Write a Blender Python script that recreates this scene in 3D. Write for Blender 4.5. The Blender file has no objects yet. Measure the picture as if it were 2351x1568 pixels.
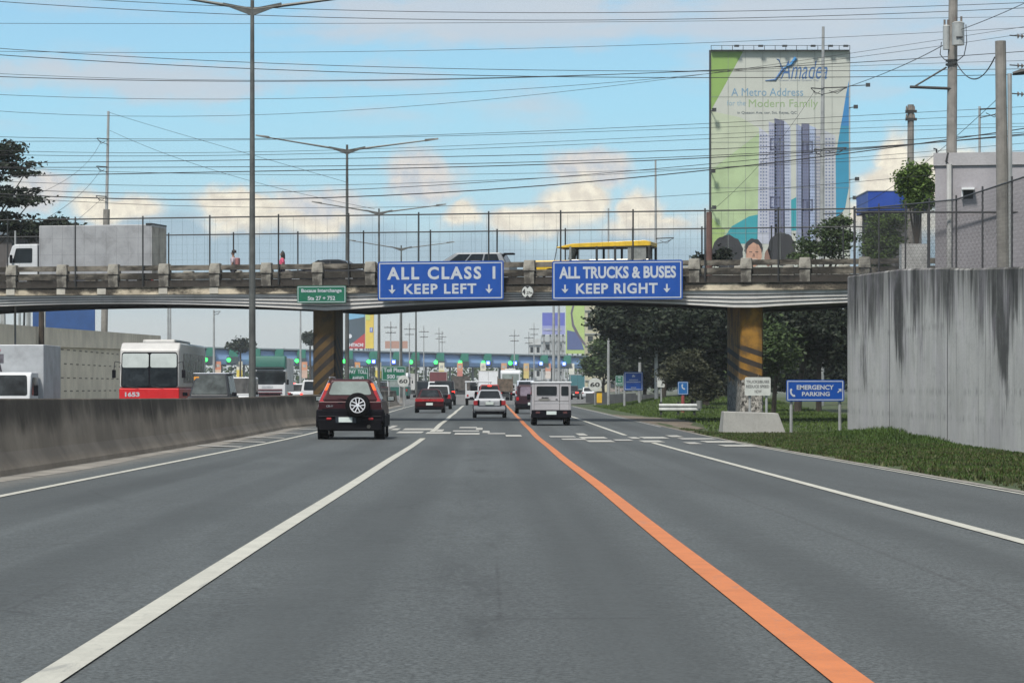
import bpy, math, random
import numpy as np
from mathutils import Vector, Matrix
R = math.radians
random.seed(7); rng = np.random.default_rng(7)
S = bpy.context.scene
COL = S.collection
# ------------------------------------------------ camera, world, sun, exposure
F, VX, HY, EYE = 6500.0, 1117.0, 887.0, 1.5
cam_d = bpy.data.cameras.new('camera'); cam = bpy.data.objects.new('camera', cam_d); COL.objects.link(cam)
cam.location = (0, 0, EYE); cam.rotation_euler = (R(90), 0, 0)
cam_d.sensor_width = 36; cam_d.lens = 36*F/2351
cam_d.shift_x = (1175.5-VX)/2351; cam_d.shift_y = (HY-784)/2351
cam_d.clip_start = 0.5; cam_d.clip_end = 20000
S.camera = cam
S.view_settings.view_transform = 'Standard'; S.view_settings.look = 'None'
EXPO = .62; S.view_settings.exposure = EXPO; S.view_settings.gamma = 1.0
SUN_EL, SUN_AZ, SUN_STR = R(56), R(206), 3.3        # azimuth clockwise from +Y
sd = bpy.data.lights.new('sun', 'SUN'); so = bpy.data.objects.new('sun', sd); COL.objects.link(so)
sd.energy = SUN_STR; sd.angle = R(9); sd.color = (1.0, .95, .87)
dv = Vector((math.sin(SUN_AZ)*math.cos(SUN_EL), math.cos(SUN_AZ)*math.cos(SUN_EL), math.sin(SUN_EL)))
so.rotation_euler = dv.to_track_quat('Z', 'Y').to_euler()

W = bpy.data.worlds.new('World'); S.world = W; W.use_nodes = True
class NT:
    def __init__(s, tree): s.t = tree; s.n = tree.nodes; s.l = tree.links
    def new(s, typ, **kw):
        n = s.n.new(typ)
        for k, v in kw.items(): setattr(n, k, v)
        return n
    def put(s, sock, v):
        if hasattr(v, 'is_linked') or isinstance(v, bpy.types.NodeSocket): s.l.new(v, sock)
        else: sock.default_value = v
    def m(s, op, a, b=None, c=None, clamp=False):
        n = s.new('ShaderNodeMath', operation=op, use_clamp=clamp)
        s.put(n.inputs[0], a)
        if b is not None: s.put(n.inputs[1], b)
        if c is not None: s.put(n.inputs[2], c)
        return n.outputs[0]
    def ss(s, v, lo, hi, t0=0.0, t1=1.0):
        n = s.new('ShaderNodeMapRange', interpolation_type='SMOOTHSTEP')
        s.put(n.inputs[0], v); n.inputs[1].default_value = lo; n.inputs[2].default_value = hi
        n.inputs[3].default_value = t0; n.inputs[4].default_value = t1
        return n.outputs[0]
    def mix(s, f, a, b, blend='MIX'):
        n = s.new('ShaderNodeMix', data_type='RGBA', blend_type=blend)
        s.put(n.inputs[0], f)
        s.put(n.inputs[6], a if not isinstance(a, tuple) else (*a[:3], 1)); s.put(n.inputs[7], b if not isinstance(b, tuple) else (*b[:3], 1))
        return n.outputs[2]
    def noise(s, vec, scale, detail=4, rough=.55, dist=0.0, out=0):
        n = s.new('ShaderNodeTexNoise'); s.put(n.inputs['Vector'], vec)
        n.inputs['Scale'].default_value = scale; n.inputs['Detail'].default_value = detail
        n.inputs['Roughness'].default_value = rough; n.inputs['Distortion'].default_value = dist
        return n.outputs[out]
    def xyz(s, v):
        n = s.new('ShaderNodeSeparateXYZ'); s.put(n.inputs[0], v); return n.outputs
    def comb(s, x, y, z=0.0):
        n = s.new('ShaderNodeCombineXYZ'); s.put(n.inputs[0], x); s.put(n.inputs[1], y); s.put(n.inputs[2], z); return n.outputs[0]
    def mapv(s, v, scale=(1, 1, 1), loc=(0, 0, 0), rot=(0, 0, 0)):
        n = s.new('ShaderNodeMapping'); s.put(n.inputs[0], v)
        n.inputs['Scale'].default_value = scale; n.inputs['Location'].default_value = loc; n.inputs['Rotation'].default_value = rot
        return n.outputs[0]
def lin(r, g, b):
    f = lambda c: (c/255/12.92) if c/255 <= .04045 else ((c/255+.055)/1.055)**2.4
    return (f(r), f(g), f(b))
def build_world():
    t = NT(W.node_tree); t.n.clear()
    out = t.new('ShaderNodeOutputWorld'); bg = t.new('ShaderNodeBackground'); t.l.new(bg.outputs[0], out.inputs[0])
    bg.inputs[1].default_value = 0.09
    sky = t.new('ShaderNodeTexSky', sky_type='NISHITA'); sky.sun_disc = False
    sky.sun_elevation = SUN_EL; sky.sun_rotation = SUN_AZ
    sky.air_density = 1.0; sky.dust_density = 1.5; sky.ozone_density = 1.5
    g = t.new('ShaderNodeTexCoord').outputs['Generated']
    x, y, z = t.xyz(g)
    az = t.m('ARCTAN2', x, y); el = t.m('ARCSINE', z)
    u = t.m('MULTIPLY_ADD', az, F/1000, VX/1000)       # kilo-pixels, only as a handy angular unit (1 = 8.8 degrees)
    v = t.m('MULTIPLY_ADD', el, -F/1000, HY/1000)
    uv = t.comb(u, v)
    n1 = t.noise(uv, 7.0, 6, .55, 0.2, out=1)
    nx, ny, nz = t.xyz(n1)
    ud = t.m('ADD', u, t.m('MULTIPLY', t.m('SUBTRACT', nx, .5), .16))
    vd = t.m('ADD', v, t.m('MULTIPLY', t.m('SUBTRACT', ny, .5), .13))
    K = 2**-EXPO/0.09                                   # the low sky is given its own radiance, divided by strength and exposure
    c3 = lambda r, gg, b, k=1.0: tuple(q*K*k for q in lin(r, gg, b))
    # clear air: a pale cyan that whitens at the horizon
    ramp = t.new('ShaderNodeValToRGB'); cr = ramp.color_ramp
    t.put(ramp.inputs[0], t.m('ADD', t.m('MULTIPLY', v, .5), .5))
    stops = [(-1.0, (120, 178, 226)), (0.0, (158, 210, 242)), (.25, (168, 222, 246)), (.45, (182, 224, 240)), (.62, (198, 218, 224)), (.75, (208, 216, 216)), (.92, (206, 210, 208))]
    while len(cr.elements) < len(stops): cr.elements.new(.5)
    for e, (p, c) in zip(cr.elements, stops): e.position = p*.5+.5; e.color = (*lin(*c), 1)
    air = t.mix(1.0, ramp.outputs[0], (K, K, K), 'MULTIPLY')
    over = t.mix(t.ss(t.noise(g, 2.2, 5, .55), .38, .62), sky.outputs[0], (3.7, 3.75, 3.8))      # broken cloud out of view, added to grey the blue skylight
    col = t.mix(t.ss(el, .16, .5), air, over)
    # thin high sheets of cloud, long and flat
    sh = t.noise(t.mapv(uv, (1.1, 4.2, 1), (3.1, .4, 0)), 1.6, 5, .55)
    sh2 = t.noise(t.mapv(uv, (2.0, 9.0, 1), (7.1, 2.4, 0)), 1.6, 4, .5)
    right = t.ss(u, .55, 1.9); up = t.ss(v, .32, -.05)
    amt = t.m('ADD', t.m('MULTIPLY', t.m('MULTIPLY', right, up), .26), sh)
    def gauss(cu, cv, au, av, uu=None, vv=None):
        a = t.m('DIVIDE', t.m('SUBTRACT', uu or u, cu), au); b = t.m('DIVIDE', t.m('SUBTRACT', vv or v, cv), av)
        return t.m('SQRT', t.m('ADD', t.m('MULTIPLY', a, a), t.m('MULTIPLY', b, b)))
    band = t.ss(gauss(.35, .185, .95, .055, ud, vd), 1.25, .3)
    band2 = t.ss(gauss(1.2, .06, .75, .075, ud, vd), 1.3, .2)
    amt = t.m('ADD', amt, t.m('MULTIPLY', t.m('MAXIMUM', band, band2), .2))
    sheet = t.m('MULTIPLY', t.ss(amt, .52, .78), t.ss(v, .42, .2))
    col = t.mix(t.m('MULTIPLY', sheet, .78), col, t.mix(sh2, c3(196, 206, 220), c3(214, 214, 216)))
    # soft blue-grey bank low in the sky
    prof = t.noise(t.comb(t.m('MULTIPLY', u, 1.0), 3.3), 2.6, 3, .5)
    top = t.m('SUBTRACT', t.m('MULTIPLY_ADD', prof, -.22, .62), 0.0)
    dn = t.m('SUBTRACT', vd, top)
    bank = t.m('MULTIPLY', t.ss(dn, -.02, .05), t.ss(v, .76, .60))
    col = t.mix(t.m('MULTIPLY', bank, .9), col, t.mix(sh, c3(154, 182, 200), c3(176, 198, 211)))
    # heaped clouds: warm tops, cool bases
    puffs = [(.975, .405, .082, .052, 0), (1.35, .40, .085, .05, 0), (1.33, .475, .07, .05, 1), (1.22, .50, .11, .035, 1), (1.05, .49, .05, .03, 1),
             (1.475, .49, .05, .055, 1), (1.50, .52, .1, .03, 1), (.55, .47, .11, .035, 1), (.72, .48, .13, .05, 0), (.63, .51, .16, .03, 1), (.27, .49, .085, .04, 1), (.10, .45, .08, .035, 0),
             (2.06, .37, .045, .07, 1), (2.03, .44, .075, .06, 1), (2.2, .42, .14, .07, 1), (1.9, .52, .3, .05, 1), (-.3, .45, .3, .07, 1), (2.8, .4, .3, .09, 1)]
    pc = pw = None
    for (cu, cv, au, av, warm) in puffs:
        m_ = t.ss(gauss(cu, cv, au, av, ud, vd), 1.42, .62)
        pc = m_ if pc is None else t.m('MAXIMUM', pc, m_)
        if warm: pw = m_ if pw is None else t.m('MAXIMUM', pw, m_)
    n2 = t.noise(uv, 16, 5, .6); n3 = t.noise(t.comb(t.m('ADD', u, -.012), t.m('ADD', v, .012)), 16, 5, .6)
    relief = t.m('MULTIPLY_ADD', t.m('SUBTRACT', n2, n3), 5.0, .5, clamp=True)
    cool = t.mix(relief, c3(202, 209, 216), c3(226, 223, 219))
    warmc = t.mix(relief, c3(232, 224, 208), c3(255, 248, 228, 1.0))
    base = t.ss(vd, .50, .56)
    cc = t.mix(pw, cool, warmc); cc = t.mix(t.m('MULTIPLY', base, .85), cc, c3(166, 190, 207))
    col = t.mix(t.m('MULTIPLY', pc, t.ss(v, .62, .56)), col, cc)
    t.l.new(col, bg.inputs[0])
build_world()
# ------------------------------------------------ helpers
def zr(Y):                                            # height of the carriageway: a slight fall towards the bridge, then level
    a = .35*(1-Y/81.0); return .5*(a+math.sqrt(a*a+.0016))
def P(px, py, Y): return Vector(((px-VX)*Y/F, Y, EYE+(HY-py)*Y/F))
def X(px, Y): return (px-VX)*Y/F
def Z(py, Y): return EYE+(HY-py)*Y/F
def road_Y(py):
    lo, hi = 5.0, 4000.0
    for _ in range(60):
        mid = (lo+hi)/2
        if HY+F*(EYE-zr(mid))/mid > py: lo = mid
        else: hi = mid
    return lo
def ground_h(x, Y):
    z = zr(Y)
    if x > 6.5:
        if x < 10.8 and Y < 90: z += .05*math.sin(min(1, (x-6.6)/2.2)*math.pi*.5)+.16*math.exp(-((x-10.3)/.9)**2)*math.exp(-((Y-74)/8)**2)
        k = math.exp(-((Y-104)/11)**2)*min(1, max(0, (x-7.0)/1.2)); z -= .34*k
        k = math.exp(-((Y-190)/30)**2)*min(1, max(0, (x-8.6)/3.5)); z += .75*k
    if x > 11.2 and Y < 118: z += (3.6)*min(1, max(0, (x-11.2)/.2))*min(1, max(0, (84-Y)/3))
    return z
MATS = {}
def mat(name, col, rough=.7, metal=0.0, var=.12, scale=3.0, emit=0.0, bump=0.0, alpha=1.0, coat=0.0, dirt=0.0, dirtcol=(.05, .045, .04), dscale=1.2, spec=.5):
    if name in MATS: return MATS[name]
    m = bpy.data.materials.new(name); m.use_nodes = True; t = NT(m.node_tree); MATS[name] = m
    b = m.node_tree.nodes['Principled BSDF']
    oc = t.new('ShaderNodeTexCoord').outputs['Object']
    n = t.noise(oc, scale, 5, .6)
    c = t.mix(t.ss(n, .3, .7), tuple(q*(1-var) for q in col), tuple(min(1, q*(1+var)) for q in col))
    if dirt > 0:
        d = t.noise(oc, dscale, 6, .65, .4)
        c = t.mix(t.m('MULTIPLY', t.ss(d, .45, .7), dirt), c, dirtcol)
    t.l.new(c, b.inputs['Base Color'])
    t.l.new(t.m('MULTIPLY_ADD', n, .25, max(0.02, rough-.12)), b.inputs['Roughness'])
    b.inputs['Metallic'].default_value = metal; b.inputs['Coat Weight'].default_value = coat; b.inputs['Coat Roughness'].default_value = .06
    b.inputs['Specular IOR Level'].default_value = spec
    if emit > 0: b.inputs['Emission Color'].default_value = (*col, 1); b.inputs['Emission Strength'].default_value = emit
    if bump > 0:
        bn = t.new('ShaderNodeBump'); bn.inputs['Strength'].default_value = bump; bn.inputs['Distance'].default_value = .02
        t.l.new(t.noise(oc, scale*8, 4, .6), bn.inputs['Height']); t.l.new(bn.outputs[0], b.inputs['Normal'])
    return m
def glass(name='glass', col=(.012, .015, .018), rough=.08, metal=0.0, var=.3):
    return mat(name, col, rough+.06, metal, var, 1.5, coat=0, spec=.28)
class MB:
    def __init__(s): s.v = []; s.f = []; s.mi = []
    def add(s, vs, fs, mi=0):
        o = len(s.v); s.v += [tuple(a) for a in vs]; s.f += [tuple(i+o for i in f) for f in fs]; s.mi += [mi]*len(fs); return s
    def box(s, x0, x1, y0, y1, z0, z1, mi=0):
        return s.add([(x0, y0, z0), (x1, y0, z0), (x1, y1, z0), (x0, y1, z0), (x0, y0, z1), (x1, y0, z1), (x1, y1, z1), (x0, y1, z1)],
                     [(0, 3, 2, 1), (4, 5, 6, 7), (0, 1, 5, 4), (1, 2, 6, 5), (2, 3, 7, 6), (3, 0, 4, 7)], mi)
    def hexa(s, p, mi=0):                            # 8 corners: bottom ring 0-3, top ring 4-7
        return s.add(p, [(0, 3, 2, 1), (4, 5, 6, 7), (0, 1, 5, 4), (1, 2, 6, 5), (2, 3, 7, 6), (3, 0, 4, 7)], mi)
    def prism_x(s, prof, x0, x1, mi=0):              # profile in (y,z) swept along x
        n = len(prof); vs = [(x0, a, b) for a, b in prof]+[(x1, a, b) for a, b in prof]
        return s.add(vs, [tuple(range(n)), tuple(range(2*n-1, n-1, -1))]+[(i, i+n, (i+1) % n+n, (i+1) % n) for i in range(n)], mi)
    def prism_y(s, prof, y0, y1, mi=0):              # profile in (x,z) swept along y
        n = len(prof); vs = [(a, y0, b) for a, b in prof]+[(a, y1, b) for a, b in prof]
        return s.add(vs, [tuple(range(n-1, -1, -1)), tuple(range(n, 2*n))]+[(i, (i+1) % n, (i+1) % n+n, i+n) for i in range(n)], mi)
    def cyl(s, p0, p1, r0, r1=None, n=10, mi=0, caps=True):
        r1 = r0 if r1 is None else r1
        p0, p1 = Vector(p0), Vector(p1); d = (p1-p0).normalized()
        a = d.orthogonal().normalized(); b = d.cross(a); vs = []
        for p, r in ((p0, r0), (p1, r1)):
            for i in range(n):
                q = 2*math.pi*i/n; vs.append(p+a*(r*math.cos(q))+b*(r*math.sin(q)))
        fs = [(i, (i+1) % n, (i+1) % n+n, i+n) for i in range(n)]
        if caps: fs += [tuple(range(n-1, -1, -1)), tuple(range(n, 2*n))]
        return s.add(vs, fs, mi)
    def tube(s, pts, r, n=5, mi=0):
        pts = [Vector(p) for p in pts]; vs = []; fs = []
        rr = r if isinstance(r, (list, tuple)) else [r]*len(pts)
        up = Vector((0, 0, 1))
        for k, p in enumerate(pts):
            d = (pts[min(k+1, len(pts)-1)]-pts[max(k-1, 0)]).normalized()
            a = d.cross(up); a = a.normalized() if a.length > 1e-3 else Vector((1, 0, 0)); b = a.cross(d)
            for i in range(n):
                q = 2*math.pi*i/n; vs.append(p+a*(rr[k]*math.cos(q))+b*(rr[k]*math.sin(q)))
        for k in range(len(pts)-1):
            for i in range(n): fs.append((k*n+i, k*n+(i+1) % n, (k+1)*n+(i+1) % n, (k+1)*n+i))
        fs += [tuple(range(n)), tuple(range(len(pts)*n-1, (len(pts)-1)*n-1, -1))]
        return s.add(vs, fs, mi)
    def patch(s, c, u0, u1, v0, v1, th=.012, rad=.0, mi=0, lift=.0, seg=4):
        """a thin panel over a bilinear face with corners c = (bl, br, tr, tl) seen from outside"""
        bl, br, tr, tl = [Vector(q) for q in c]
        W_ = ((br-bl).length+(tr-tl).length)/2; H_ = ((tl-bl).length+(tr-br).length)/2
        nrm = (br-bl).cross(tl-bl).normalized()
        ru, rv = rad/max(W_, 1e-6), rad/max(H_, 1e-6); pts = []
        if rad > 0:
            for (cu, cv, a0) in ((u1-ru, v0+rv, -90), (u1-ru, v1-rv, 0), (u0+ru, v1-rv, 90), (u0+ru, v0+rv, 180)):
                for k in range(seg+1):
                    q = R(a0+90*k/seg); pts.append((cu+ru*math.cos(q), cv+rv*math.sin(q)))
        else: pts = [(u0, v0), (u1, v0), (u1, v1), (u0, v1)]
        B = lambda u, v: (bl*(1-u)+br*u)*(1-v)+(tl*(1-u)+tr*u)*v
        n = len(pts); vs = [B(*q)+nrm*lift for q in pts]+[B(*q)+nrm*(lift+th) for q in pts]
        return s.add(vs, [tuple(range(n-1, -1, -1)), tuple(range(n, 2*n))]+[(i, (i+1) % n, (i+1) % n+n, i+n) for i in range(n)], mi)
    def build(s, name, m, parent=None, bevel=0.0, smooth=False, seg=2, sub=0):
        me = bpy.data.meshes.new(name); me.from_pydata(s.v, [], s.f); me.update()
        for k in (m if isinstance(m, (list, tuple)) else [m]): me.materials.append(k)
        if isinstance(m, (list, tuple)): me.polygons.foreach_set('material_index', s.mi)
        if smooth: me.polygons.foreach_set('use_smooth', [True]*len(me.polygons))
        o = bpy.data.objects.new(name, me); COL.objects.link(o)
        if parent is not None: o.parent = parent
        if bevel > 0:
            b = o.modifiers.new('bevel', 'BEVEL'); b.width = bevel; b.segments = seg; b.limit_method = 'ANGLE'; b.angle_limit = R(25); b.harden_normals = smooth
        if sub > 0: q = o.modifiers.new('sub', 'SUBSURF'); q.levels = sub; q.render_levels = sub
        return o
def tag(o, label=None, cat=None, group=None, kind=None):
    if label: o['label'] = label
    if cat: o['category'] = cat
    if group: o['group'] = group
    if kind: o['kind'] = kind
    return o
def empty(name, loc, rz=0.0, label=None, cat=None, group=None):
    o = bpy.data.objects.new(name, None); COL.objects.link(o); o.location = loc; o.rotation_euler = (0, 0, rz); o.empty_display_size = .3
    return tag(o, label, cat, group)
def copy_tree(o, parent=None):
    c = o.copy(); COL.objects.link(c)
    if parent is not None: c.parent = parent
    for ch in list(o.children): copy_tree(ch, c)
    return c
DG = None
def text_mb(s, w, h, x=0, z=0, y=0, bold=.02, shear=0.0, spacing=1.0, mb=None, th=.004, flip=False, mi=0):
    """lettering in the local XZ plane facing -Y, bottom-left at (x, z)"""
    cu = bpy.data.curves.new('t', 'FONT'); cu.body = s; cu.size = 1; cu.offset = bold; cu.shear = shear; cu.space_character = spacing; cu.resolution_u = 3
    ob = bpy.data.objects.new('t', cu); COL.objects.link(ob)
    dg = bpy.context.evaluated_depsgraph_get(); dg.update()
    me = bpy.data.meshes.new_from_object(ob.evaluated_get(dg))
    vs = np.array([tuple(a.co) for a in me.vertices]); fs = [tuple(p.vertices) for p in me.polygons]
    bpy.data.objects.remove(ob); bpy.data.curves.remove(cu)
    mn, mx = vs.min(0), vs.max(0)
    q = (vs-mn)/np.maximum(mx-mn, 1e-6)
    mb = mb or MB()
    sg = -1 if flip else 1
    mb.add([(x+sg*a*w, y, z+b*h) for a, b, _ in q], fs, mi); bpy.data.meshes.remove(me)
    return mb
# common materials
def streak_mat(name, light, dark, top, bottom, streak=6.0, amount=.9, base_var=.15, ax='xy', topdirt=.5, lo=.52, hi=.80, zf=.16, spots=None):
    """concrete weathered by water running down from its top edge"""
    m = bpy.data.materials.new(name); m.use_nodes = True; t = NT(m.node_tree); b = m.node_tree.nodes['Principled BSDF']
    oc = t.new('ShaderNodeTexCoord').outputs['Object']; x, y, z = t.xyz(oc)
    sv = t.mapv(oc, (streak, streak, zf)); s1 = t.noise(sv, 1.0, 5, .65)
    s2 = t.noise(t.mapv(oc, (streak*.22, streak*.22, .07), (5, 3, 1)), 1.0, 3, .6)
    patch_ = t.noise(oc, .5, 5, .6, .3); fine = t.noise(oc, 14, 5, .7)
    hgt = t.ss(z, bottom, top)
    a = t.m('ADD', t.m('MULTIPLY', s1, .6), t.m('MULTIPLY', s2, .5)); a = t.m('ADD', a, t.m('MULTIPLY', t.m('SUBTRACT', hgt, .6), topdirt))
    f = t.m('MULTIPLY', t.ss(a, lo, hi), amount)
    c = t.mix(t.ss(patch_, .3, .7), tuple(q*(1-base_var) for q in light), tuple(q*(1+base_var) for q in light))
    pale = t.ss(t.noise(t.mapv(oc, (streak*1.4, streak*1.4, .1), (9, 9, 9)), 1, 4, .6), .55, .75)
    c = t.mix(t.m('MULTIPLY', pale, .35), c, tuple(min(1, q*1.35) for q in light))
    c = t.mix(f, c, dark); c = t.mix(t.m('MULTIPLY', t.ss(fine, .4, .75), .25), c, tuple(q*.55 for q in light))
    if spots:                                           # formwork lines and isolated black runs
        h1 = t.noise(t.mapv(oc, (1.2, 1.2, .2)), 1, 4, .6)
        for zq in spots:
            ln = t.m('MULTIPLY', t.ss(t.m('ABSOLUTE', t.m('SUBTRACT', z, t.m('MULTIPLY_ADD', h1, .25, zq-.12))), .14, .0), t.ss(t.noise(t.mapv(oc, (9, 9, .5)), 1, 4, .7), .45, .65))
            c = t.mix(t.m('MULTIPLY', t.m('MULTIPLY', ln, t.ss(h1, .45, .6)), .6), c, dark)
        big = t.noise(t.mapv(oc, (.38, .38, .22), (2, 4.4, 0)), 1, 3, .5); fs_ = t.noise(t.mapv(oc, (2.2, 2.2, .30), (1, 2, 3)), 1, 8, .8)
        g_ = t.m('ADD', t.m('MULTIPLY', big, 1.0), t.m('ADD', t.m('MULTIPLY', fs_, .55), t.m('MULTIPLY', hgt, .16)))
        c = t.mix(t.m('MULTIPLY', t.ss(g_, .93, 1.03), .9), c, dark)
        thin = t.noise(t.mapv(oc, (3.6, 3.6, .14), (4, 1, 3)), 1, 5, .75); c = t.mix(t.m('MULTIPLY', t.ss(thin, .54, .66), .6), c, tuple(q*.32 for q in light))
        thp = t.noise(t.mapv(oc, (2.6, 2.6, .25), (8, 1, 7)), 1, 6, .75); c = t.mix(t.m('MULTIPLY', t.ss(thp, .56, .68), .45), c, tuple(min(1, q*1.5) for q in light))
        mott = t.noise(t.mapv(oc, (1, 1, 2.2)), 1.1, 8, .8); c = t.mix(t.m('MULTIPLY', t.ss(mott, .5, .72), .45), c, tuple(q*.45 for q in light))
        tint = t.noise(oc, .8, 3, .5); c = t.mix(t.m('MULTIPLY', t.ss(tint, .45, .7), .2), c, (light[0]*1.05, light[1]*.98, light[2]*1.15))
    t.l.new(c, b.inputs['Base Color']); b.inputs['Roughness'].default_value = .9; b.inputs['Specular IOR Level'].default_value = .25
    bn = t.new('ShaderNodeBump'); bn.inputs['Strength'].default_value = .35; bn.inputs['Distance'].default_value = .03
    t.l.new(t.m('ADD', fine, s1), bn.inputs['Height']); t.l.new(bn.outputs[0], b.inputs['Normal'])
    return m
M_pole = mat('galvanised_pole', (.10, .105, .10), .55, .35, .25, 2.0, dirt=.5)
M_poleconc = mat('pole_concrete', (.20, .19, .175), .85, 0, .2, 2.5, bump=.3, dirt=.4)
M_polesteel = mat('pale_steel_pole', (.30, .31, .31), .5, .2, .15, 2.0)
M_white = mat('white_enamel', (.62, .64, .66), .5, 0, .06, 2.0)
M_whitedirty = mat('white_enamel_dirty', (.45, .45, .44), .5, 0, .1, 2.0, dirt=.35)
M_black = mat('black_rubber', (.006, .006, .007), .85, 0, .3, 4, spec=.08)
M_blkplastic = mat('black_plastic', (.006, .006, .009), .7, 0, .3, 4, spec=.06)
M_rim = mat('alloy', (.55, .56, .58), .3, .7, .1, 5)
M_glass = glass()
M_glasslight = glass('glass_tinted_painted_sky', (.20, .235, .225), .12, .0, .22)  # tinted glass with the pale sky reflection put into its colour
M_glassmid = mat('glass_dusty', (.016, .020, .023), .25, 0, .6, 1.5, spec=.12)
M_red = mat('red_lens', (.32, .01, .014), .25, 0, .1, 5, coat=.5)
M_orange = mat('amber_lens', (.75, .12, .02), .25, 0, .1, 5, emit=.35)
M_brake = mat('brake_light_lit', (1.0, .035, .02), .3, 0, .1, 5, emit=2.2)
M_clear = mat('clear_lens', (.6, .62, .62), .15, .3, .1, 5, coat=.5)
M_plate = mat('plate_white', (.55, .62, .60), .4, 0, .05, 5)
M_chrome = mat('chrome', (.6, .6, .62), .15, 1.0, .05, 5)
M_dark = mat('dark_steel', (.03, .032, .033), .6, .2, .3, 3)
M_green = mat('sign_green', lin(8, 92, 68), .45, 0, .08, 2)
M_blue = mat('sign_blue', lin(6, 66, 146), .4, 0, .07, 2)
M_letter = mat('sign_lettering', (.40, .43, .47), .5, 0, .05, 3)
M_signwhite = mat('sign_white', (.46, .48, .46), .5, 0, .08, 3)
M_ink = mat('sign_black_ink', (.02, .02, .022), .6, 0, .1, 3)
# ------------------------------------------------ ground, roads, markings
def grass_mat():
    m = bpy.data.materials.new('grass_ground'); m.use_nodes = True; t = NT(m.node_tree); b = m.node_tree.nodes['Principled BSDF']
    oc = t.new('ShaderNodeTexCoord').outputs['Object']
    n = t.noise(oc, .35, 6, .65); f = t.noise(oc, 9, 5, .7); w = t.noise(oc, .08, 4, .6)
    c = t.mix(t.ss(f, .3, .7), (.020, .031, .010), (.045, .070, .017))
    c = t.mix(t.m('MULTIPLY', t.ss(n, .52, .68), .75), c, (.085, .072, .045))
    x, y, z = t.xyz(oc)
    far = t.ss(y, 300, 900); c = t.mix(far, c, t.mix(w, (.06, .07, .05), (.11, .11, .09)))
    t.l.new(c, b.inputs['Base Color']); b.inputs['Roughness'].default_value = .95
    bn = t.new('ShaderNodeBump'); bn.inputs['Strength'].default_value = .5; t.l.new(f, bn.inputs['Height']); t.l.new(bn.outputs[0], b.inputs['Normal'])
    return m
def asphalt(name, base, tracks=(), cracks=False):
    m = bpy.data.materials.new(name); m.use_nodes = True; t = NT(m.node_tree); b = m.node_tree.nodes['Principled BSDF']
    oc = t.new('ShaderNodeTexCoord').outputs['Object']; x, y, z = t.xyz(oc)
    g1 = t.noise(oc, 34, 4, .85); g2 = t.noise(oc, 5.5, 5, .7); big = t.noise(t.mapv(oc, (.55, .045, 1)), 1, 5, .6)
    long_ = t.noise(t.mapv(oc, (2.2, .012, 1)), 1, 4, .6)
    c = t.mix(t.ss(g1, .38, .62), tuple(q*.50 for q in base), tuple(q*1.55 for q in base))
    c = t.mix(t.m('MULTIPLY', t.ss(g2, .35, .7), .3), c, tuple(q*.72 for q in base))
    c = t.mix(t.m('MULTIPLY', t.ss(big, .42, .7), .38), c, tuple(q*.62 for q in base))
    c = t.mix(t.m('MULTIPLY', t.ss(long_, .5, .7), .3), c, tuple(q*1.35 for q in base))
    tr = None
    for (cx, w) in tracks:                              # oil and tyre polish worn along the wheel paths
        k = t.ss(t.m('ABSOLUTE', t.m('SUBTRACT', x, cx)), w, w*.25)
        tr = k if tr is None else t.m('MAXIMUM', tr, k)
    if tr is not None: c = t.mix(t.m('MULTIPLY', tr, t.m('MULTIPLY_ADD', big, .7, .12)), c, tuple(q*.62 for q in base))
    if cracks:
        vz = t.new('ShaderNodeTexVoronoi', feature='DISTANCE_TO_EDGE'); t.put(vz.inputs['Vector'], t.mapv(oc, (.9, .22, 1))); vz.inputs['Scale'].default_value = .55
        wob = t.noise(oc, 2.5, 4, .7); ck = t.ss(t.m('ADD', vz.outputs['Distance'], t.m('MULTIPLY', t.m('SUBTRACT', wob, .5), .05)), .008, .0)
        c = t.mix(t.m('MULTIPLY', t.m('MULTIPLY', ck, t.ss(big, .52, .64)), .4), c, (.026, .027, .028))
        drip = t.m('MULTIPLY', t.ss(t.m('ABSOLUTE', t.m('ADD', x, .12)), .55, .05), t.ss(t.noise(t.mapv(oc, (3, .35, 1)), 1, 6, .7), .46, .7)); c = t.mix(t.m('MULTIPLY', drip, .5), c, tuple(q*.45 for q in base))
        pt = t.ss(t.noise(t.mapv(oc, (.35, .09, 1), (4, 2, 0)), 1, 2, .4), .54, .60); c = t.mix(t.m('MULTIPLY', pt, .25), c, tuple(q*.55 for q in base))
        seam = t.ss(t.m('ABSOLUTE', t.m('SUBTRACT', x, t.m('MULTIPLY_ADD', wob, .05, 2.92))), .035, .01); c = t.mix(t.m('MULTIPLY', seam, .25), c, (.03, .03, .03))
        grit = t.m('MULTIPLY', t.ss(x, -6.0, -6.7), t.ss(wob, .3, .6)); c = t.mix(t.m('MULTIPLY', grit, .7), c, (.17, .16, .14))
    t.l.new(c, b.inputs['Base Color']); t.l.new(t.m('MULTIPLY_ADD', g2, .2, .72), b.inputs['Roughness'])
    b.inputs['Specular IOR Level'].default_value = .3
    bn = t.new('ShaderNodeBump'); bn.inputs['Strength'].default_value = .5; bn.inputs['Distance'].default_value = .006
    t.l.new(g1, bn.inputs['Height']); t.l.new(bn.outputs[0], b.inputs['Normal'])
    return m
YS = [-60, -20]+list(range(0, 130, 3))+list(range(130, 260, 6))+[280, 320, 380, 450, 600, 800, 1100, 1500, 2200, 4000, 9000]
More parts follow.
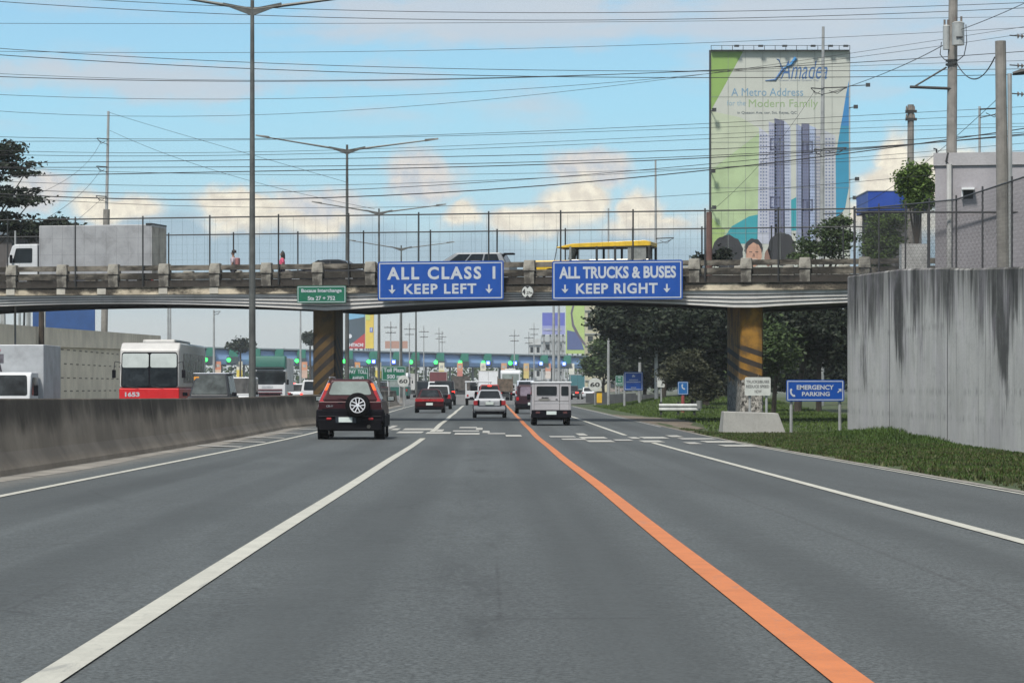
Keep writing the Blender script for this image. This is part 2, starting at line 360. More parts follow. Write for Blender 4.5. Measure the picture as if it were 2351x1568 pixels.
def sheet(name, x0f, x1f, m, dz=0.0, ys=None, kind='structure', nx=1, hf=None):
    ys = ys or YS; mb = MB(); vs = []; hf = hf or (lambda x, y: zr(y))
    for y in ys:
        a, b = x0f(y), x1f(y)
        for i in range(nx+1):
            xx = a+(b-a)*i/nx; vs.append((xx, y, hf(xx, y)+dz))
    fs = []
    for j in range(len(ys)-1):
        for i in range(nx): q = j*(nx+1)+i; fs.append((q, q+1, q+nx+2, q+nx+1))
    mb.add(vs, fs); o = mb.build(name, m, smooth=True); tag(o, kind=kind); return o
def make_ground():
    xs = [-6000, -1500, -400, -120, -60, -30, -23]+[-8, 0, 6.4, 6.6]+[7+.5*i for i in range(8)]+[11.0, 11.19, 11.41, 12, 13, 14, 16, 18, 20, 25, 30, 40, 60, 120, 400, 1500, 6000]
    ys = [-60, -20]+list(range(0, 80, 3))+[80, 81, 82, 83, 84, 85]+list(range(86, 250, 3))+[280, 320, 400, 600, 1000, 1800, 3500, 8000, 15000]
    vs = [(x, y, ground_h(x, y)-(.06 if -23.5 < x < 6.45 else (.02 if x < 7 else 0))-(.06 if y > 235 and -80 < x < 40 else 0)) for y in ys for x in xs]
    n = len(xs); fs = [(j*n+i, j*n+i+1, (j+1)*n+i+1, (j+1)*n+i) for j in range(len(ys)-1) for i in range(n-1)]
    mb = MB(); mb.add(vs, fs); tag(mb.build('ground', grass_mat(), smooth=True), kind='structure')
make_ground()
A1 = asphalt('asphalt', (.070, .0795, .082), [(-.95, .5), (.75, .5), (-4.6, .5), (-2.9, .5), (2.1, .45), (3.6, .45), (5.3, .7)], True)
A2 = asphalt('asphalt_opposite', (.10, .103, .102))
M_conc_gutter = mat('gutter_concrete', (.20, .19, .17), .9, 0, .25, 1.5, bump=.4, dirt=.5)
sheet('highway', lambda y: -6.75, lambda y: 6.55, A1, 0, nx=4)
sheet('opposite_highway', lambda y: -22.6, lambda y: -8.05, A2, 0, nx=3)
ysn = [y for y in YS if y <= 230]
sheet('gutter', lambda y: -7.2, lambda y: -6.6+.1*math.sin(y*.3), M_conc_gutter, .004, ysn)
sheet('road_edge_strip', lambda y: 6.52, lambda y: 6.66, M_conc_gutter, .006, ysn)
sheet('toll_apron', lambda y: -8.0-(52 if y > 330 else (y-235)/95*52)*(1 if y > 235 else 0), lambda y: 6.5+min(18, max(0, (y-235)/6)), asphalt('apron_concrete', (.12, .122, .12)), .008, [235, 255, 280, 300, 330, 400, 500, 600, 700, 800])
def paint(name, col, wear=.35, wcol=(.10, .105, .108)):
    m = bpy.data.materials.new(name); m.use_nodes = True; t = NT(m.node_tree); b = m.node_tree.nodes['Principled BSDF']
    oc = t.new('ShaderNodeTexCoord').outputs['Object']
    n = t.noise(oc, 3.0, 6, .7); f = t.noise(oc, 45, 3, .8)
    c = t.mix(t.ss(n, .3, .75), tuple(min(1, q*1.05) for q in col), tuple(q*.82 for q in col))
    c = t.mix(t.m('MULTIPLY', t.ss(f, .5, .72), wear), c, wcol)
    ch = t.noise(t.mapv(oc, (5, 1.2, 1)), 1, 7, .75, .3); c = t.mix(t.m('MULTIPLY', t.ss(ch, .57, .68), .45), c, tuple(q*1.3 for q in wcol))
    du = t.noise(t.mapv(oc, (1, .12, 1), (3, 3, 3)), 1, 5, .6); c = t.mix(t.m('MULTIPLY', t.ss(du, .42, .7), .25), c, tuple(q*.6 for q in col))
    t.l.new(c, b.inputs['Base Color']); b.inputs['Roughness'].default_value = .7
    return m
P_white = paint('road_paint_white', (.42, .42, .37)); P_faint = paint('road_paint_worn', (.34, .34, .32), .8); P_rumble = paint('road_paint_rumble', (.36, .36, .33), .6); P_or = paint('road_paint_orange', (.47, .150, .043), .35)
def line(name, x, w, y0, y1, m, dz=.008, wob=0.0):
    ys = [y0]; s = 2.0 if y0 < 60 else 4.0
    while ys[-1]+s < y1: ys.append(ys[-1]+s); s = min(12, s*1.03)
    ys.append(y1)
    f = lambda y: (x(y) if callable(x) else x)+wob*math.sin(y*.21)
    return sheet(name, lambda y: f(y)-w/2, lambda y: f(y)+w/2, m, dz, ys)
line('lane_line_white', lambda y: -1.80, .155, 6, 80.5, P_white, wob=.008)
line('lane_line_white', -1.80, .18, 93, 218, P_white, wob=.02)
line('lane_line_orange', lambda y: 1.47+.0006*max(0, y-60), .165, 6, 300, P_or, wob=.01)
line('lane_line_white', lambda y: 4.29, .13, 10, 73, P_white)
line('lane_line_white', 4.22, .14, 86, 175, P_white)
line('edge_line_left', lambda y: -5.63+.1*math.sin((y-60)*.03), .13, 10, 225, P_white)
line('edge_line_right', 6.42, .06, 8, 76, P_white); line('edge_line_right', 6.40, .08, 104, 210, P_faint)
mb = MB(); mf = MB()
def dash(m_, px0, px1, py, dy=4.0):
    Ya, Yb = road_Y(py+dy/2), road_Y(py-dy/2); Ym = (Ya+Yb)/2
    m_.add([(X(px0, Ym), Ya, zr(Ya)+.013), (X(px1, Ym), Ya, zr(Ya)+.013), (X(px1, Ym), Yb, zr(Yb)+.013), (X(px0, Ym), Yb, zr(Yb)+.013)], [(0, 1, 2, 3)])
for a in [(927, 993, 986), (913, 971, 993), (979, 1035, 994.5), (1044, 1101, 996.5), (1161, 1197, 1001), (1332, 1391, 1005.5), (1348, 1408, 1013.5), (1472, 1530, 1005.5), (1472, 1520, 1014), (1575, 1604, 1018),
          (1615, 1684, 1015), (1656, 1733, 1024), (1325, 1345, 998, 5), (896, 909, 980, 5), (900, 917, 986), (1093, 1108, 985, 5), (1108, 1124, 992, 5), (1003, 1018, 989, 5), (1534, 1562, 1002), (1446, 1466, 1006)]: dash(mb, *a)
for a in [(1055, 1095, 982, 3), (1040, 1100, 990, 2.5), (1262, 1320, 1003, 3), (1290, 1345, 1009, 3), (1560, 1640, 1008, 3), (1120, 1160, 996, 2.5), (780, 900, 984, 3), (1410, 1450, 1011, 3)]: dash(mf, *a)
tag(mb.build('rumble_strip', P_rumble), kind='structure'); tag(mf.build('rumble_strip_worn', P_faint), kind='structure')
mb = MB()
for i, Y in enumerate([66, 73, 80, 88, 97, 107, 118]):
    mb.add([(-6.95, Y+1.5, zr(Y)+.014), (-5.75, Y, zr(Y)+.014), (-5.75, Y+.9, zr(Y)+.014), (-6.95, Y+2.4, zr(Y)+.014)], [(0, 1, 2, 3)])
tag(mb.build('shoulder_hatching', P_faint), kind='structure')
# dirt and gravel where the verge meets the road under the bridge
mb = MB(); ys = list(range(92, 150, 3))
for j in range(len(ys)-1):
    a, b = ys[j], ys[j+1]; wf = lambda y: 6.7+1.9*math.sin((y-92)/57*math.pi)+.3*math.sin(y*.9)
    for (xa, xb) in ((0, .5), (.5, 1)):
        g = lambda y, s: 6.62+(wf(y)-6.62)*s
        mb.add([(g(a, xa), a, ground_h(g(a, xa), a)+.012), (g(a, xb), a, ground_h(g(a, xb), a)+.012), (g(b, xb), b, ground_h(g(b, xb), b)+.012), (g(b, xa), b, ground_h(g(b, xa), b)+.012)], [(0, 1, 2, 3)])
tag(mb.build('dirt_patch', mat('dirt', (.12, .10, .075), .95, 0, .35, 1.5, bump=.5), smooth=True), kind='structure')

# ------------------------------------------------ median barrier, retaining walls
def barrier():
    root = empty('median_barrier', (0, 0, 0), 0, 'long low grimy brown concrete barrier running down the median', 'barrier')
    M1 = streak_mat('barrier_concrete', (.25, .218, .175), (.034, .030, .024), 1.2, .1, .75, .88, .22, topdirt=.62, zf=.5)
    def base(Y):
        if Y < 100: return -7.1
        if Y < 113: return -7.1+1.1*(Y-100)/13
        if Y < 131: return -6.0
        if Y < 146: return -6.0-1.05*(Y-131)/15
        return -7.05
    mb = MB(); ys = list(range(0, 100, 5))+list(range(100, 150, 3))+list(range(150, 236, 8))
    sec = lambda Y: [(base(Y), 0.0), (base(Y)-.02, .09), (base(Y)-.19, .34), (base(Y)-.30, 1.13), (base(Y)-.32, 1.15), (-7.80, 1.15), (-7.82, 1.13), (-7.93, .34), (-8.1, .09), (-8.1, 0)]
    vs = []; n = 10
    for y in ys: vs += [(a, y, b+zr(y)) for a, b in sec(y)]
    fs = [(j*n+i, (j+1)*n+i, (j+1)*n+(i+1) % n, j*n+(i+1) % n) for j in range(len(ys)-1) for i in range(n)]
    fs += [tuple(range(n)), tuple(range(len(ys)*n-1, (len(ys)-1)*n-1, -1))]
    mb.add(vs, fs); mb.build('wall', M1, root)
    mb = MB()
    for y in (62.2, 88.6, 101.3): mb = MB(); mb.add([(-7.115, y, zr(y)+.1), (-7.28, y, zr(y)+.345), (-7.385, y, zr(y)+1.17), (-7.385, y+.05, zr(y)+1.17), (-7.28, y+.05, zr(y)+.345), (-7.115, y+.05, zr(y)+.1)], [(0, 1, 4, 5), (1, 2, 3, 4)]); mb.build('joint', mat('joint_mortar', (.16, .14, .12), .9, 0, .2), root)
barrier()
def retaining_right():
    root = empty('retaining_wall', (10.75, 84.5, 0), 0, 'tall grey concrete retaining wall with black water streaks behind the grass verge', 'wall')
    m = streak_mat('wall_concrete', (.44, .435, .415), (.030, .030, .028), 4.6, .3, 1.9, .92, .14, topdirt=.50, lo=.56, hi=.78, zf=.3, spots=(2.9, 1.35, .75))
    mb = MB(); ys = [84.5, 84.3, 80, 74, 67, 64, 56, 44, 30, 18, 4]
    top = lambda Y: np.interp(Y, [4, 30, 56, 64, 67, 74, 84.3, 84.5], [3.3, 3.45, 3.87, 4.16, 4.31, 4.56, 4.78, 4.80])
    vs = []
    for y in ys:
        o = .0 if y < 84.4 else .12
        vs += [(o, y-84.5, -.5+zr(y)), (o, y-84.5, top(y)-.04), (o+.04, y-84.5, top(y)), (.41, y-84.5, top(y)), (.45, y-84.5, top(y)-.04), (.45, y-84.5, -.5)]
    n = 6; fs = [(j*n+i, (j+1)*n+i, (j+1)*n+(i+1) % n, j*n+(i+1) % n)[::-1] for j in range(len(ys)-1) for i in range(n)]
    fs += [tuple(range(n))[::-1], tuple(range(len(ys)*n-n, len(ys)*n))]
    mb.add(vs, fs); mb.box(.45, 14, -.45, -.01, -.6, 4.78)
    mb.build('wall', m, root)
    MB().box(-.006, .0, -9.0, -8.96, .2, 4.4).build('joint', M_ink, root); MB().box(-.006, 0, -18.5, -18.46, .1, 3.9).build('joint', M_ink, root)
    return top
wtop = retaining_right()
def left_wall():
    root = empty('flyover_wall', (-24, 100, 0), 0, 'beige precast retaining wall with staggered slots beyond the oncoming traffic', 'wall')
    m = streak_mat('beige_concrete', (.66, .60, .47), (.34, .30, .24), 5.3, 3, 1.6, .4, .12, topdirt=.5)
    mb = MB(); top = lambda Y: np.interp(Y, [-40, 0, 107], [4.6, 4.2, 5.2])
    ys = [-40, 0, 40, 80, 107]
    vs = []
    for y in ys: vs += [(0, y, -.2), (0, y, top(y)-1.05), (.18, y, top(y)-1.05), (.18, y, top(y)), (-.25, y, top(y)), (-.3, y, -.2)]
    n = 6; fs = [(j*n+i, (j+1)*n+i, (j+1)*n+(i+1) % n, j*n+(i+1) % n) for j in range(len(ys)-1) for i in range(n)]+[tuple(range(n)), tuple(range(len(ys)*n-n, len(ys)*n))[::-1]]
    mb.add(vs, fs); mb.build('wall', m, root)
    mb = MB()
    for r, zz in enumerate((3.55, 2.75, 1.95, 1.2)):
        y = -10+(r % 2)*1.2
        while y < 105: mb.box(0, .012, y, y+1.0, zz, zz+.07); y += 2.4+.05*math.sin(y)
    mb.build('slot', mat('wall_slots', (.19, .17, .13), .9, 0, .3), root, ); root.children[-1]['kind'] = 'stuff'
left_wall()
# ------------------------------------------------ the overpass
BR = -math.atan(.2226); bridge = empty('overpass_bridge', (0, 119.8, 0), BR, 'old concrete road bridge with haunched girders crossing the expressway', 'bridge')
def B_s(px, depth=0.0):                                 # position along the bridge seen in direction px
    k = (px-VX)/F; c, s_ = math.cos(BR), math.sin(BR)
    ox, oy = -s_*depth, 119.8+c*depth                   # world = origin + s*(c, s_) + depth*(-s_, c)
    return (k*oy-ox)/(c-k*s_)
def B_Y(s, depth=0.0): return 119.8+s*math.sin(BR)+depth*math.cos(BR)
def B_w(s, depth, z): c, s_ = math.cos(BR), math.sin(BR); return Vector((s*c-depth*s_, 119.8+s*s_+depth*c, z))
sL, sR = B_s(752), B_s(1716); sM = (sL+sR)/2; S0, S1 = -36.0, 23.5
def haunch(s):
    if s < sL: c, h = B_s(235), None; return 1-min(1, abs((s-c)/(sL-c)))**2*1.0 if s > c-(sL-c) else 0.0
    if s > sR: return max(0, min(1, ((s-sR)/9)))**.7
    return 1-abs((s-sM)/(sR-sM))**1.8
M_bl = streak_mat('bridge_white_concrete', (.50, .49, .475), (.09, .08, .07), 5.9, 5.0, .9, .5, .12, topdirt=.15, lo=.5, hi=.7)
M_bb = streak_mat('bridge_girder_grimy', (.48, .42, .32), (.030, .026, .022), 5.9, 5.2, .8, .97, .3, topdirt=.15, lo=.46, hi=.58, zf=1.5)
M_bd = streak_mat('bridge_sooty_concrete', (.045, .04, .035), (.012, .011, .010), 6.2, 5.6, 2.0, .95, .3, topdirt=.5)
M_rail = streak_mat('parapet_concrete', (.17, .155, .13), (.022, .02, .017), 6.8, 5.9, 1.0, .95, .3, topdirt=-.1, lo=.44, hi=.60, zf=2.5)
M_post = streak_mat('parapet_post_concrete', (.25, .24, .21), (.04, .036, .032), 6.9, 5.7, 3.0, .9, .2, topdirt=-.1, lo=.48, hi=.66, zf=2.5)
M_soff = mat('soffit_shaded_concrete', (.022, .022, .024), .9, 0, .3, 1.0)  # near-black tone carries the shade under the deck
def bridge_build():
    N = 64; ss_ = [S0+(S1-S0)*i/N for i in range(N+1)]
    # haunched fascia in receding steps: each lower course sits further back
    def course(name, ztop, zbot, d0, d1, m):
        mb = MB(); vs = []
        for s in ss_: vs += [(s, d0, zbot(s)), (s, d0, ztop(s)), (s, d1, ztop(s)), (s, d1, zbot(s))]
        n = 4; fs = [(j*n+i, (j+1)*n+i, (j+1)*n+(i+1) % n, j*n+(i+1) % n)[::-1] for j in range(N) for i in range(n)]+[(0, 1, 2, 3)[::-1], tuple(range(N*n, N*n+4))]
        mb.add(vs, fs); return mb.build(name, m, bridge)
    zt = lambda s: 5.48
    zb = lambda s: 4.74+.37*haunch(s)
    cut = lambda k: (lambda s: zt(s)+(zb(s)-zt(s))*k)
    lip = .034
    for k in range(4):
        a, b_ = k/4, (k+1)/4
        course('girder', (lambda s, a=a: cut(a)(s)-(lip if a > 0 else 0)), (lambda s, b_=b_: cut(b_)(s)), .05*k, .05*k+.45, M_bl)
        if k < 3: course('girder_groove_shade', (lambda s, b_=b_: cut(b_)(s)-.002), (lambda s, b_=b_: cut(b_)(s)-lip+.002), 0.05*k+.06, .05*k+.45, M_ink)  # black strips paint the shadow lines between the girder courses
    course('edge_beam', lambda s: 5.80, lambda s: 5.485, -.10, .5, M_bb)
    course('edge_ledge', lambda s: 5.83, lambda s: 5.80, -.16, .5, M_bd)
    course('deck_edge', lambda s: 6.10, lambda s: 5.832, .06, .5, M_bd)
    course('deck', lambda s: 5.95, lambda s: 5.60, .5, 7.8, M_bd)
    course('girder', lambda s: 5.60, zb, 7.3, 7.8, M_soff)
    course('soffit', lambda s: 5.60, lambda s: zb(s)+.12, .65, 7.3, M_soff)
    for d0 in (0.02, 7.55):                             # two concrete rails on posts along each side
        course('top_rail', lambda s: 6.75, lambda s: 6.53, d0+.06, d0+.26, M_rail)
        course('lower_rail', lambda s: 6.42, lambda s: 6.14, d0+.08, d0+.30, M_rail)
    course('kerb', lambda s: 6.12, lambda s: 5.95, 1.2, 1.5, M_bd); course('kerb', lambda s: 6.12, lambda s: 5.95, 6.3, 6.6, M_bd)
    post = MB(); post.hexa([(-.22, -.06, 5.70), (.22, -.06, 5.70), (.22, .34, 5.70), (-.22, .34, 5.70), (-.22, -.06, 6.34), (.22, -.06, 6.34), (.22, .34, 6.34), (-.22, .34, 6.34)])
    post.hexa([(-.26, -.10, 6.36), (.26, -.10, 6.36), (.26, .34, 6.36), (-.26, .34, 6.36), (-.22, -.04, 6.82), (.22, -.04, 6.82), (.22, .30, 6.82), (-.22, .30, 6.82)])
    first = None; px = [-500, -300, -115, 30, 142, 377, 492, 607, 732, 855, 975, 1100, 1215, 1340, 1465, 1594, 1712, 1845, 1985, 2120]
    px = [-460, -340, -210, -92, 26, 142, 260, 376, 493, 611, 729, 850, 970, 1092, 1215, 1340, 1465, 1594, 1713, 1848, 1985, 2120]
    for p in px:
        for dep in (0.0, 7.5):
            if first is None: o = first = post.build('parapet_post', M_post, bridge, .02)
            else: o = first.copy(); COL.objects.link(o); o.parent = bridge
            o.location = (B_s(p)+(0 if dep == 0 else .9), dep, 0)
    for p in (26, 142, 235, 376, 493): MB().box(B_s(p)-.2, B_s(p)+.2, -.125, -.10, 5.50, 5.78).build('beam_block', mat('repair_mortar', (.42, .40, .35), .9, 0, .15, 3, dirt=.4), bridge, .01)
    # piers
    def stripes(name, yellow, up, freq, chip, z0=2.9):
        m = bpy.data.materials.new(name); m.use_nodes = True; t = NT(m.node_tree); b = m.node_tree.nodes['Principled BSDF']
        oc = t.new('ShaderNodeTexCoord').outputs['Object']; x, y, z = t.xyz(oc)
        n = t.noise(oc, 1.4, 6, .65, .3); f = t.noise(oc, 8, 5, .7)
        d = t.m('FRACT', t.m('MULTIPLY', t.m('ADD', z, t.m('MULTIPLY', x, up)), freq))
        s_ = t.m('MULTIPLY', t.ss(d, .52, .56), t.ss(z, z0+.25, z0-.05 if not chip else z0))
        c = t.mix(t.ss(n, .3, .7), yellow, tuple(q*.5 for q in yellow))
        c = t.mix(t.m('MULTIPLY', s_, .95), c, (.009, .009, .010))
        c = t.mix(t.m('MULTIPLY', t.ss(n, .45, .65), .45), c, (.035, .028, .02))
        if chip:
            e = t.m('ADD', t.noise(oc, 3.2, 6, .7, .6), t.m('MULTIPLY', t.m('SUBTRACT', 1.9, z), .42))
            c = t.mix(t.ss(e, .55, .62), c, t.mix(t.ss(f, .35, .65), (.07, .066, .06), (.42, .40, .365)))
            c = t.mix(t.m('MULTIPLY', t.ss(t.noise(oc, 5.5, 5, .7), .50, .60), t.ss(z, 1.9, .8)), c, (.03, .028, .025))
        t.l.new(c, b.inputs['Base Color']); b.inputs['Roughness'].default_value = .85
        return m
    def pier(s, w, m, z0, d0=.7, d1=7.2):
        mb = MB(); h = w/2; r = .22
        sk = math.tan(BR)
        prof = [(s-h, d0+r), (s-h+r*.3, d0+r*.3), (s-h+r, d0), (s+h-r, d0), (s+h-r*.3, d0+r*.3), (s+h, d0+r), (s+h, d1), (s-h, d1)]
        prof = [(a+(b_-d0)*sk, b_) for a, b_ in prof]
        n = 8; zs = [z0, 2.0, 5.05]; vs = [(a, b_, z_) for z_ in zs for a, b_ in prof]
        fs = [(j*n+i, j*n+(i+1) % n, (j+1)*n+(i+1) % n, (j+1)*n+i) for j in range(2) for i in range(n)]+[tuple(range(n))[::-1], tuple(range(2*n, 3*n))]
        mb.add(vs, fs); mb.build('pier', m, bridge)
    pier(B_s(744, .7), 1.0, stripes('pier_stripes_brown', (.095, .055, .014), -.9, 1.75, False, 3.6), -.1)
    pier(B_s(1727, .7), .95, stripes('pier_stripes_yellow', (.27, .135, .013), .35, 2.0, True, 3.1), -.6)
bridge_build()
def fence(name, root_loc, rz, posts, h, z0, cover, label, rails=(1.0,), step=.5, wire=.0032, rp=.035, d=0.0, group=None, hstep=.7, m=None, diag=0):
    m = m or M_dark; root = empty(name, root_loc, rz, label, 'fence', group); first = None
    for s in posts:
        if first is None: first = MB().cyl((0, 0, 0), (0, 0, h+.1), rp, rp, 8).build('post', m, root); o = first
        else: o = first.copy(); COL.objects.link(o); o.parent = root
        o.location = (s, d, z0)
    for q in rails: MB().cyl((cover[0], d, z0+h*q), (cover[1], d, z0+h*q), rp*.85, n=8).build('rail', m, root)
    w = MB(); x = cover[0]
    while x < cover[1]:
        x += step
        if diag: w.tube([(x, d, z0), (x+h*.55, d, z0+h)], wire, 3); w.tube([(x+h*.55, d, z0), (x, d, z0+h)], wire, 3)
        else: w.tube([(x, d+.02, z0), (x+.03*math.sin(x*7), d, z0+h*.5), (x, d+.02, z0+h)], wire*(.8+.5*random.random()), 3)
    z = z0+hstep
    while z < z0+h: w.tube([(cover[0], d, z), (cover[1], d, z)], wire*.7, 3); z += hstep
    w.build('wire_mesh', m, root); root.children[-1]['kind'] = 'stuff'
    return root
fence('footbridge_fence', (0, 119.8, 0), BR, [B_s(p, .15) for p in (-300, -140, 21, 176, 331, 484.5, 642, 803, 963.5, 1124, 1289, 1455, 1620, 1788, 1962)], 2.95, 5.85, (-34, B_s(2110, .15)),
      'tall pipe and wire fence along the near side of the bridge', d=-.02)
fence('footbridge_fence', (0, 119.8, 0), BR, [B_s(p, 7.7) for p in (-80, 80, 235, 384, 533, 681, 832, 986, 1139, 1296, 1451, 1610, 1770, 1935)], 2.55, 5.95, (B_s(-200, 7.7), B_s(2000, 7.7)),
      'lower pipe and wire fence along the far side of the bridge', d=7.9)
# impact block in front of the right pier
b = empty('concrete_block', (X(1730, 103.5), 103.5, ground_h(X(1730, 103.5), 103.5)), 0, 'pale tapered concrete impact block in front of the right bridge pier', 'concrete block')
mb = MB(); hw = .9
mb.hexa([(-1.18, -.5, -.1), (1.22, -.5, -.1), (1.3, 1.6, -.1), (-1.18, 1.6, -.1), (-1.12, -.42, .92), (.86, -.42, .86), (.9, 1.5, .86), (-1.05, 1.5, .92)])
mb.build('block', streak_mat('block_concrete', (.31, .31, .295), (.13, .125, .11), 1.5, -.5, 3, .4, .12), b, .03)
# ------------------------------------------------ signs
def sign(name, label, px0, py0, px1, py1, Y, m, parts, posts=(), cat='road sign', border=True, rim=M_letter, postm=M_polesteel, gz=None, group=None, rad=.06, yaw=0.0, postw=.05, part='panel'):
    x0, x1, z0, z1 = X(px0, Y), X(px1, Y), Z(py1, Y), Z(py0, Y); cx = (x0+x1)/2; w = x1-x0; h = z1-z0
    g = ground_h(cx, Y) if gz is None else gz
    root = empty(name, (cx, Y, g if posts else z0), yaw, label, cat, group); zb = z0-root.location.z
    fr = lambda c: [(-w/2, 0, zb), (w/2, 0, zb), (w/2, 0, zb+h), (-w/2, 0, zb+h)]
    MB().patch(fr(0), 0, 1, 0, 1, .03, rad, seg=5).build(part, m, root)
    if border:
        t = min(w, h)*.02+.012; mb = MB(); e = t*1.3
        for (a, b_, c, d) in ((-w/2+e, w/2-e, zb+e, zb+e+t), (-w/2+e, w/2-e, zb+h-e-t, zb+h-e), (-w/2+e, -w/2+e+t, zb+e+t, zb+h-e-t), (w/2-e-t, w/2-e, zb+e+t, zb+h-e-t)): mb.box(a, b_, -.036, -.031, c, d)
        mb.build('border', rim, root)
    lm = rim
    for p in parts:                                    # (text, u0, u1, v0, v1[, opts]) in panel fractions
        mb = MB(); nm = {'arrow': 'arrow', 'phone': 'phone_symbol', 'blob': 'emblem'}.get(p[0], 'lettering')
        if p[0] == 'arrow':
            _, u, v, s_, ang = p; q = s_*h; c_, sn = math.cos(R(ang)), math.sin(R(ang))
            pts = [(-.10, .5), (.10, .5), (.10, -.05), (.42, .0), (0, -.5), (-.42, .0), (-.10, -.05)]
            pts = [(-w/2+u*w+(a*c_-b_*sn)*q, zb+v*h+(a*sn+b_*c_)*q) for a, b_ in pts]
            mb.prism_y(pts[::-1], -.040, -.031)
        elif p[0] == 'phone':
            _, u, v, s_ = p; q = s_*h; pts = []
            for k in range(9): a = R(190+k*10); pts.append((.55+.62*math.cos(a)*1.05, .45+.75*math.sin(a)))
            arc = [(-.15, .5), (-.02, .5), (.02, .28), (-.08, .22), (-.02, -.08), (.16, -.28), (.24, -.22), (.40, -.34), (.36, -.5), (.12, -.5), (-.18, -.22), (-.28, .12), (-.27, .4)]
            mb.prism_y([(-w/2+u*w+a*q, zb+v*h+b_*q) for a, b_ in arc], -.040, -.031)
        elif p[0] == 'blob':
            _, u, v, s_ = p; q = s_*h
            for (dx, dz, r) in ((0, 0, .3), (-.22, -.1, .2), (.24, -.08, .2), (-.05, .15, .22)):
                mb.prism_y([(-w/2+u*w+(dx+r*math.cos(k*.7))*q, zb+v*h+(dz+r*.8*math.sin(k*.7))*q) for k in range(9)], -.036-.001*r, -.031)
        else:
            s_, u0, u1, v0, v1 = p[:5]; kw = p[5] if len(p) > 5 else {}
            text_mb(s_, (u1-u0)*w, (v1-v0)*h, -w/2+u0*w, zb+v0*h, -.037, mb=mb, **kw)
        mb.build(nm, lm, root)
    for i, u in enumerate(posts):
        xx = -w/2+u*w; MB().cyl((xx, .07, -.3), (xx, .07, zb+h*.9), postw, n=8).build('post', postm, root)
    return root
Yb = lambda px: B_Y(B_s(px), -.25)
s1 = sign('overhead_sign', 'blue sign reading ALL CLASS 1 KEEP LEFT hung on the bridge', 863, 600, 1160, 689, Yb(1010)-.1, M_blue,
     [('ALL CLASS 1', .075, .935, .53, .86, dict(bold=.035, spacing=1.25)), ('KEEP LEFT', .21, .785, .16, .42, dict(bold=.03, spacing=1.15)), ('arrow', .115, .28, .23, 0), ('arrow', .885, .28, .23, 0)], yaw=BR, rad=.08)
s2 = sign('overhead_sign', 'blue sign reading ALL TRUCKS & BUSES KEEP RIGHT hung on the bridge', 1265, 598, 1569, 688, Yb(1415)-.1, M_blue,
     [('ALL TRUCKS & BUSES', .055, .95, .54, .85, dict(bold=.035, spacing=1.0)), ('KEEP RIGHT', .185, .81, .15, .42, dict(bold=.03, spacing=1.12)), ('arrow', .10, .28, .22, 0), ('arrow', .88, .28, .22, 0)], yaw=BR, rad=.08)
for r_ in (s1, s2): 
    mb = MB()
    for q in (-.36, 0, .36): mb.box(q*5.3-.04, q*5.3+.04, .034, .12, .1, 1.5)
    mb.build('bracket', M_dark, r_)
sign('overhead_sign', 'small green sign reading Bocaue Interchange on the bridge fascia', 680, 656, 797, 696, Yb(738)-.02, M_green,
     [('Bocaue Interchange', .09, .91, .56, .82, dict(bold=.03)), ('Sta 27 + 752', .22, .78, .16, .40, dict(bold=.03))], yaw=BR)
def round_sign(name, label, px, py, d, Y, txt, ring=M_ink, post=True, scale=(.62, .4), face=M_signwhite, extra=None, yaw=0, gz=None):
    x, z = X(px, Y), Z(py, Y); r = d/2*Y/F; g = (ground_h(x, Y) if gz is None else gz) if post else z
    root = empty(name, (x, Y, g), yaw, label, 'road sign'); zc = z-g
    ci = lambda rr: [(rr*math.cos(k*math.pi/14), zc+rr*math.sin(k*math.pi/14)) for k in range(28)][::-1]
    MB().prism_y(ci(r), 0, .03).build('rim', ring, root); MB().prism_y(ci(r*.86), -.006, -.001).build('panel', face, root)
    mb = MB() if not txt.strip() else text_mb(txt, 2*r*scale[0], 2*r*scale[1], -r*scale[0], zc-r*scale[1], -.012, bold=.03)
    if extra: extra(mb, r, zc)
    mb.build('lettering', M_ink, root)
    if post: MB().cyl((0, .07, -.3), (0, .07, zc), .04, n=8).build('post', M_polesteel, root)
    return root
def clr(mb, r, zc):
    for s_ in (1, -1): mb.prism_y([(-r*.35, zc+s_*r*.84), (r*.35, zc+s_*r*.84), (0, zc+s_*r*.48)][::-s_], -.011, -.007)
    text_mb('4', r*.48, r*.78, -r*.78, zc-r*.38, -.012, mb=mb, bold=.04); text_mb('.27m', r*.95, r*.40, -r*.20, zc-r*.36, -.012, mb=mb, bold=.03)
round_sign('clearance_sign', 'round white 4.27m clearance sign on the bridge between the blue signs', 1211, 670, 31, Yb(1211)-.02, ' ', post=False, extra=clr, yaw=BR)
sign('guide_sign', 'blue EMERGENCY PARKING sign with phone symbol beside the tall grey wall', 1805, 872, 1938, 921, 88.0, M_blue,
     [('EMERGENCY', .18, .82, .54, .76, dict(bold=.03)), ('PARKING', .27, .75, .24, .44, dict(bold=.03)), ('phone', .10, .40, .38), ('arrow', .92, .5, .26, 135)], posts=(.09, .93), gz=-.1)
sign('warning_sign', 'white sign reading TRUCKS/BUSES REDUCE SPEED NOW in front of the striped pier', 1710, 866, 1769, 908, 108.0, M_signwhite,
     [('TRUCKS/BUSES', .05, .95, .68, .83), ('REDUCE SPEED', .05, .95, .42, .58), ('NOW', .38, .65, .14, .31)], posts=(.2, .85), rim=mat('grey_ink', (.12, .12, .12)), border=False, gz=-.3)
sign('service_sign', 'small blue emergency phone sign on a red post above the guardrail', 1556, 876, 1580, 906, 150.0, mat('sign_blue_dark', lin(25, 90, 150), .4), [('phone', .5, .6, .42)], posts=(.5,), postm=mat('red_post', (.25, .05, .05)), postw=.09, gz=.2)
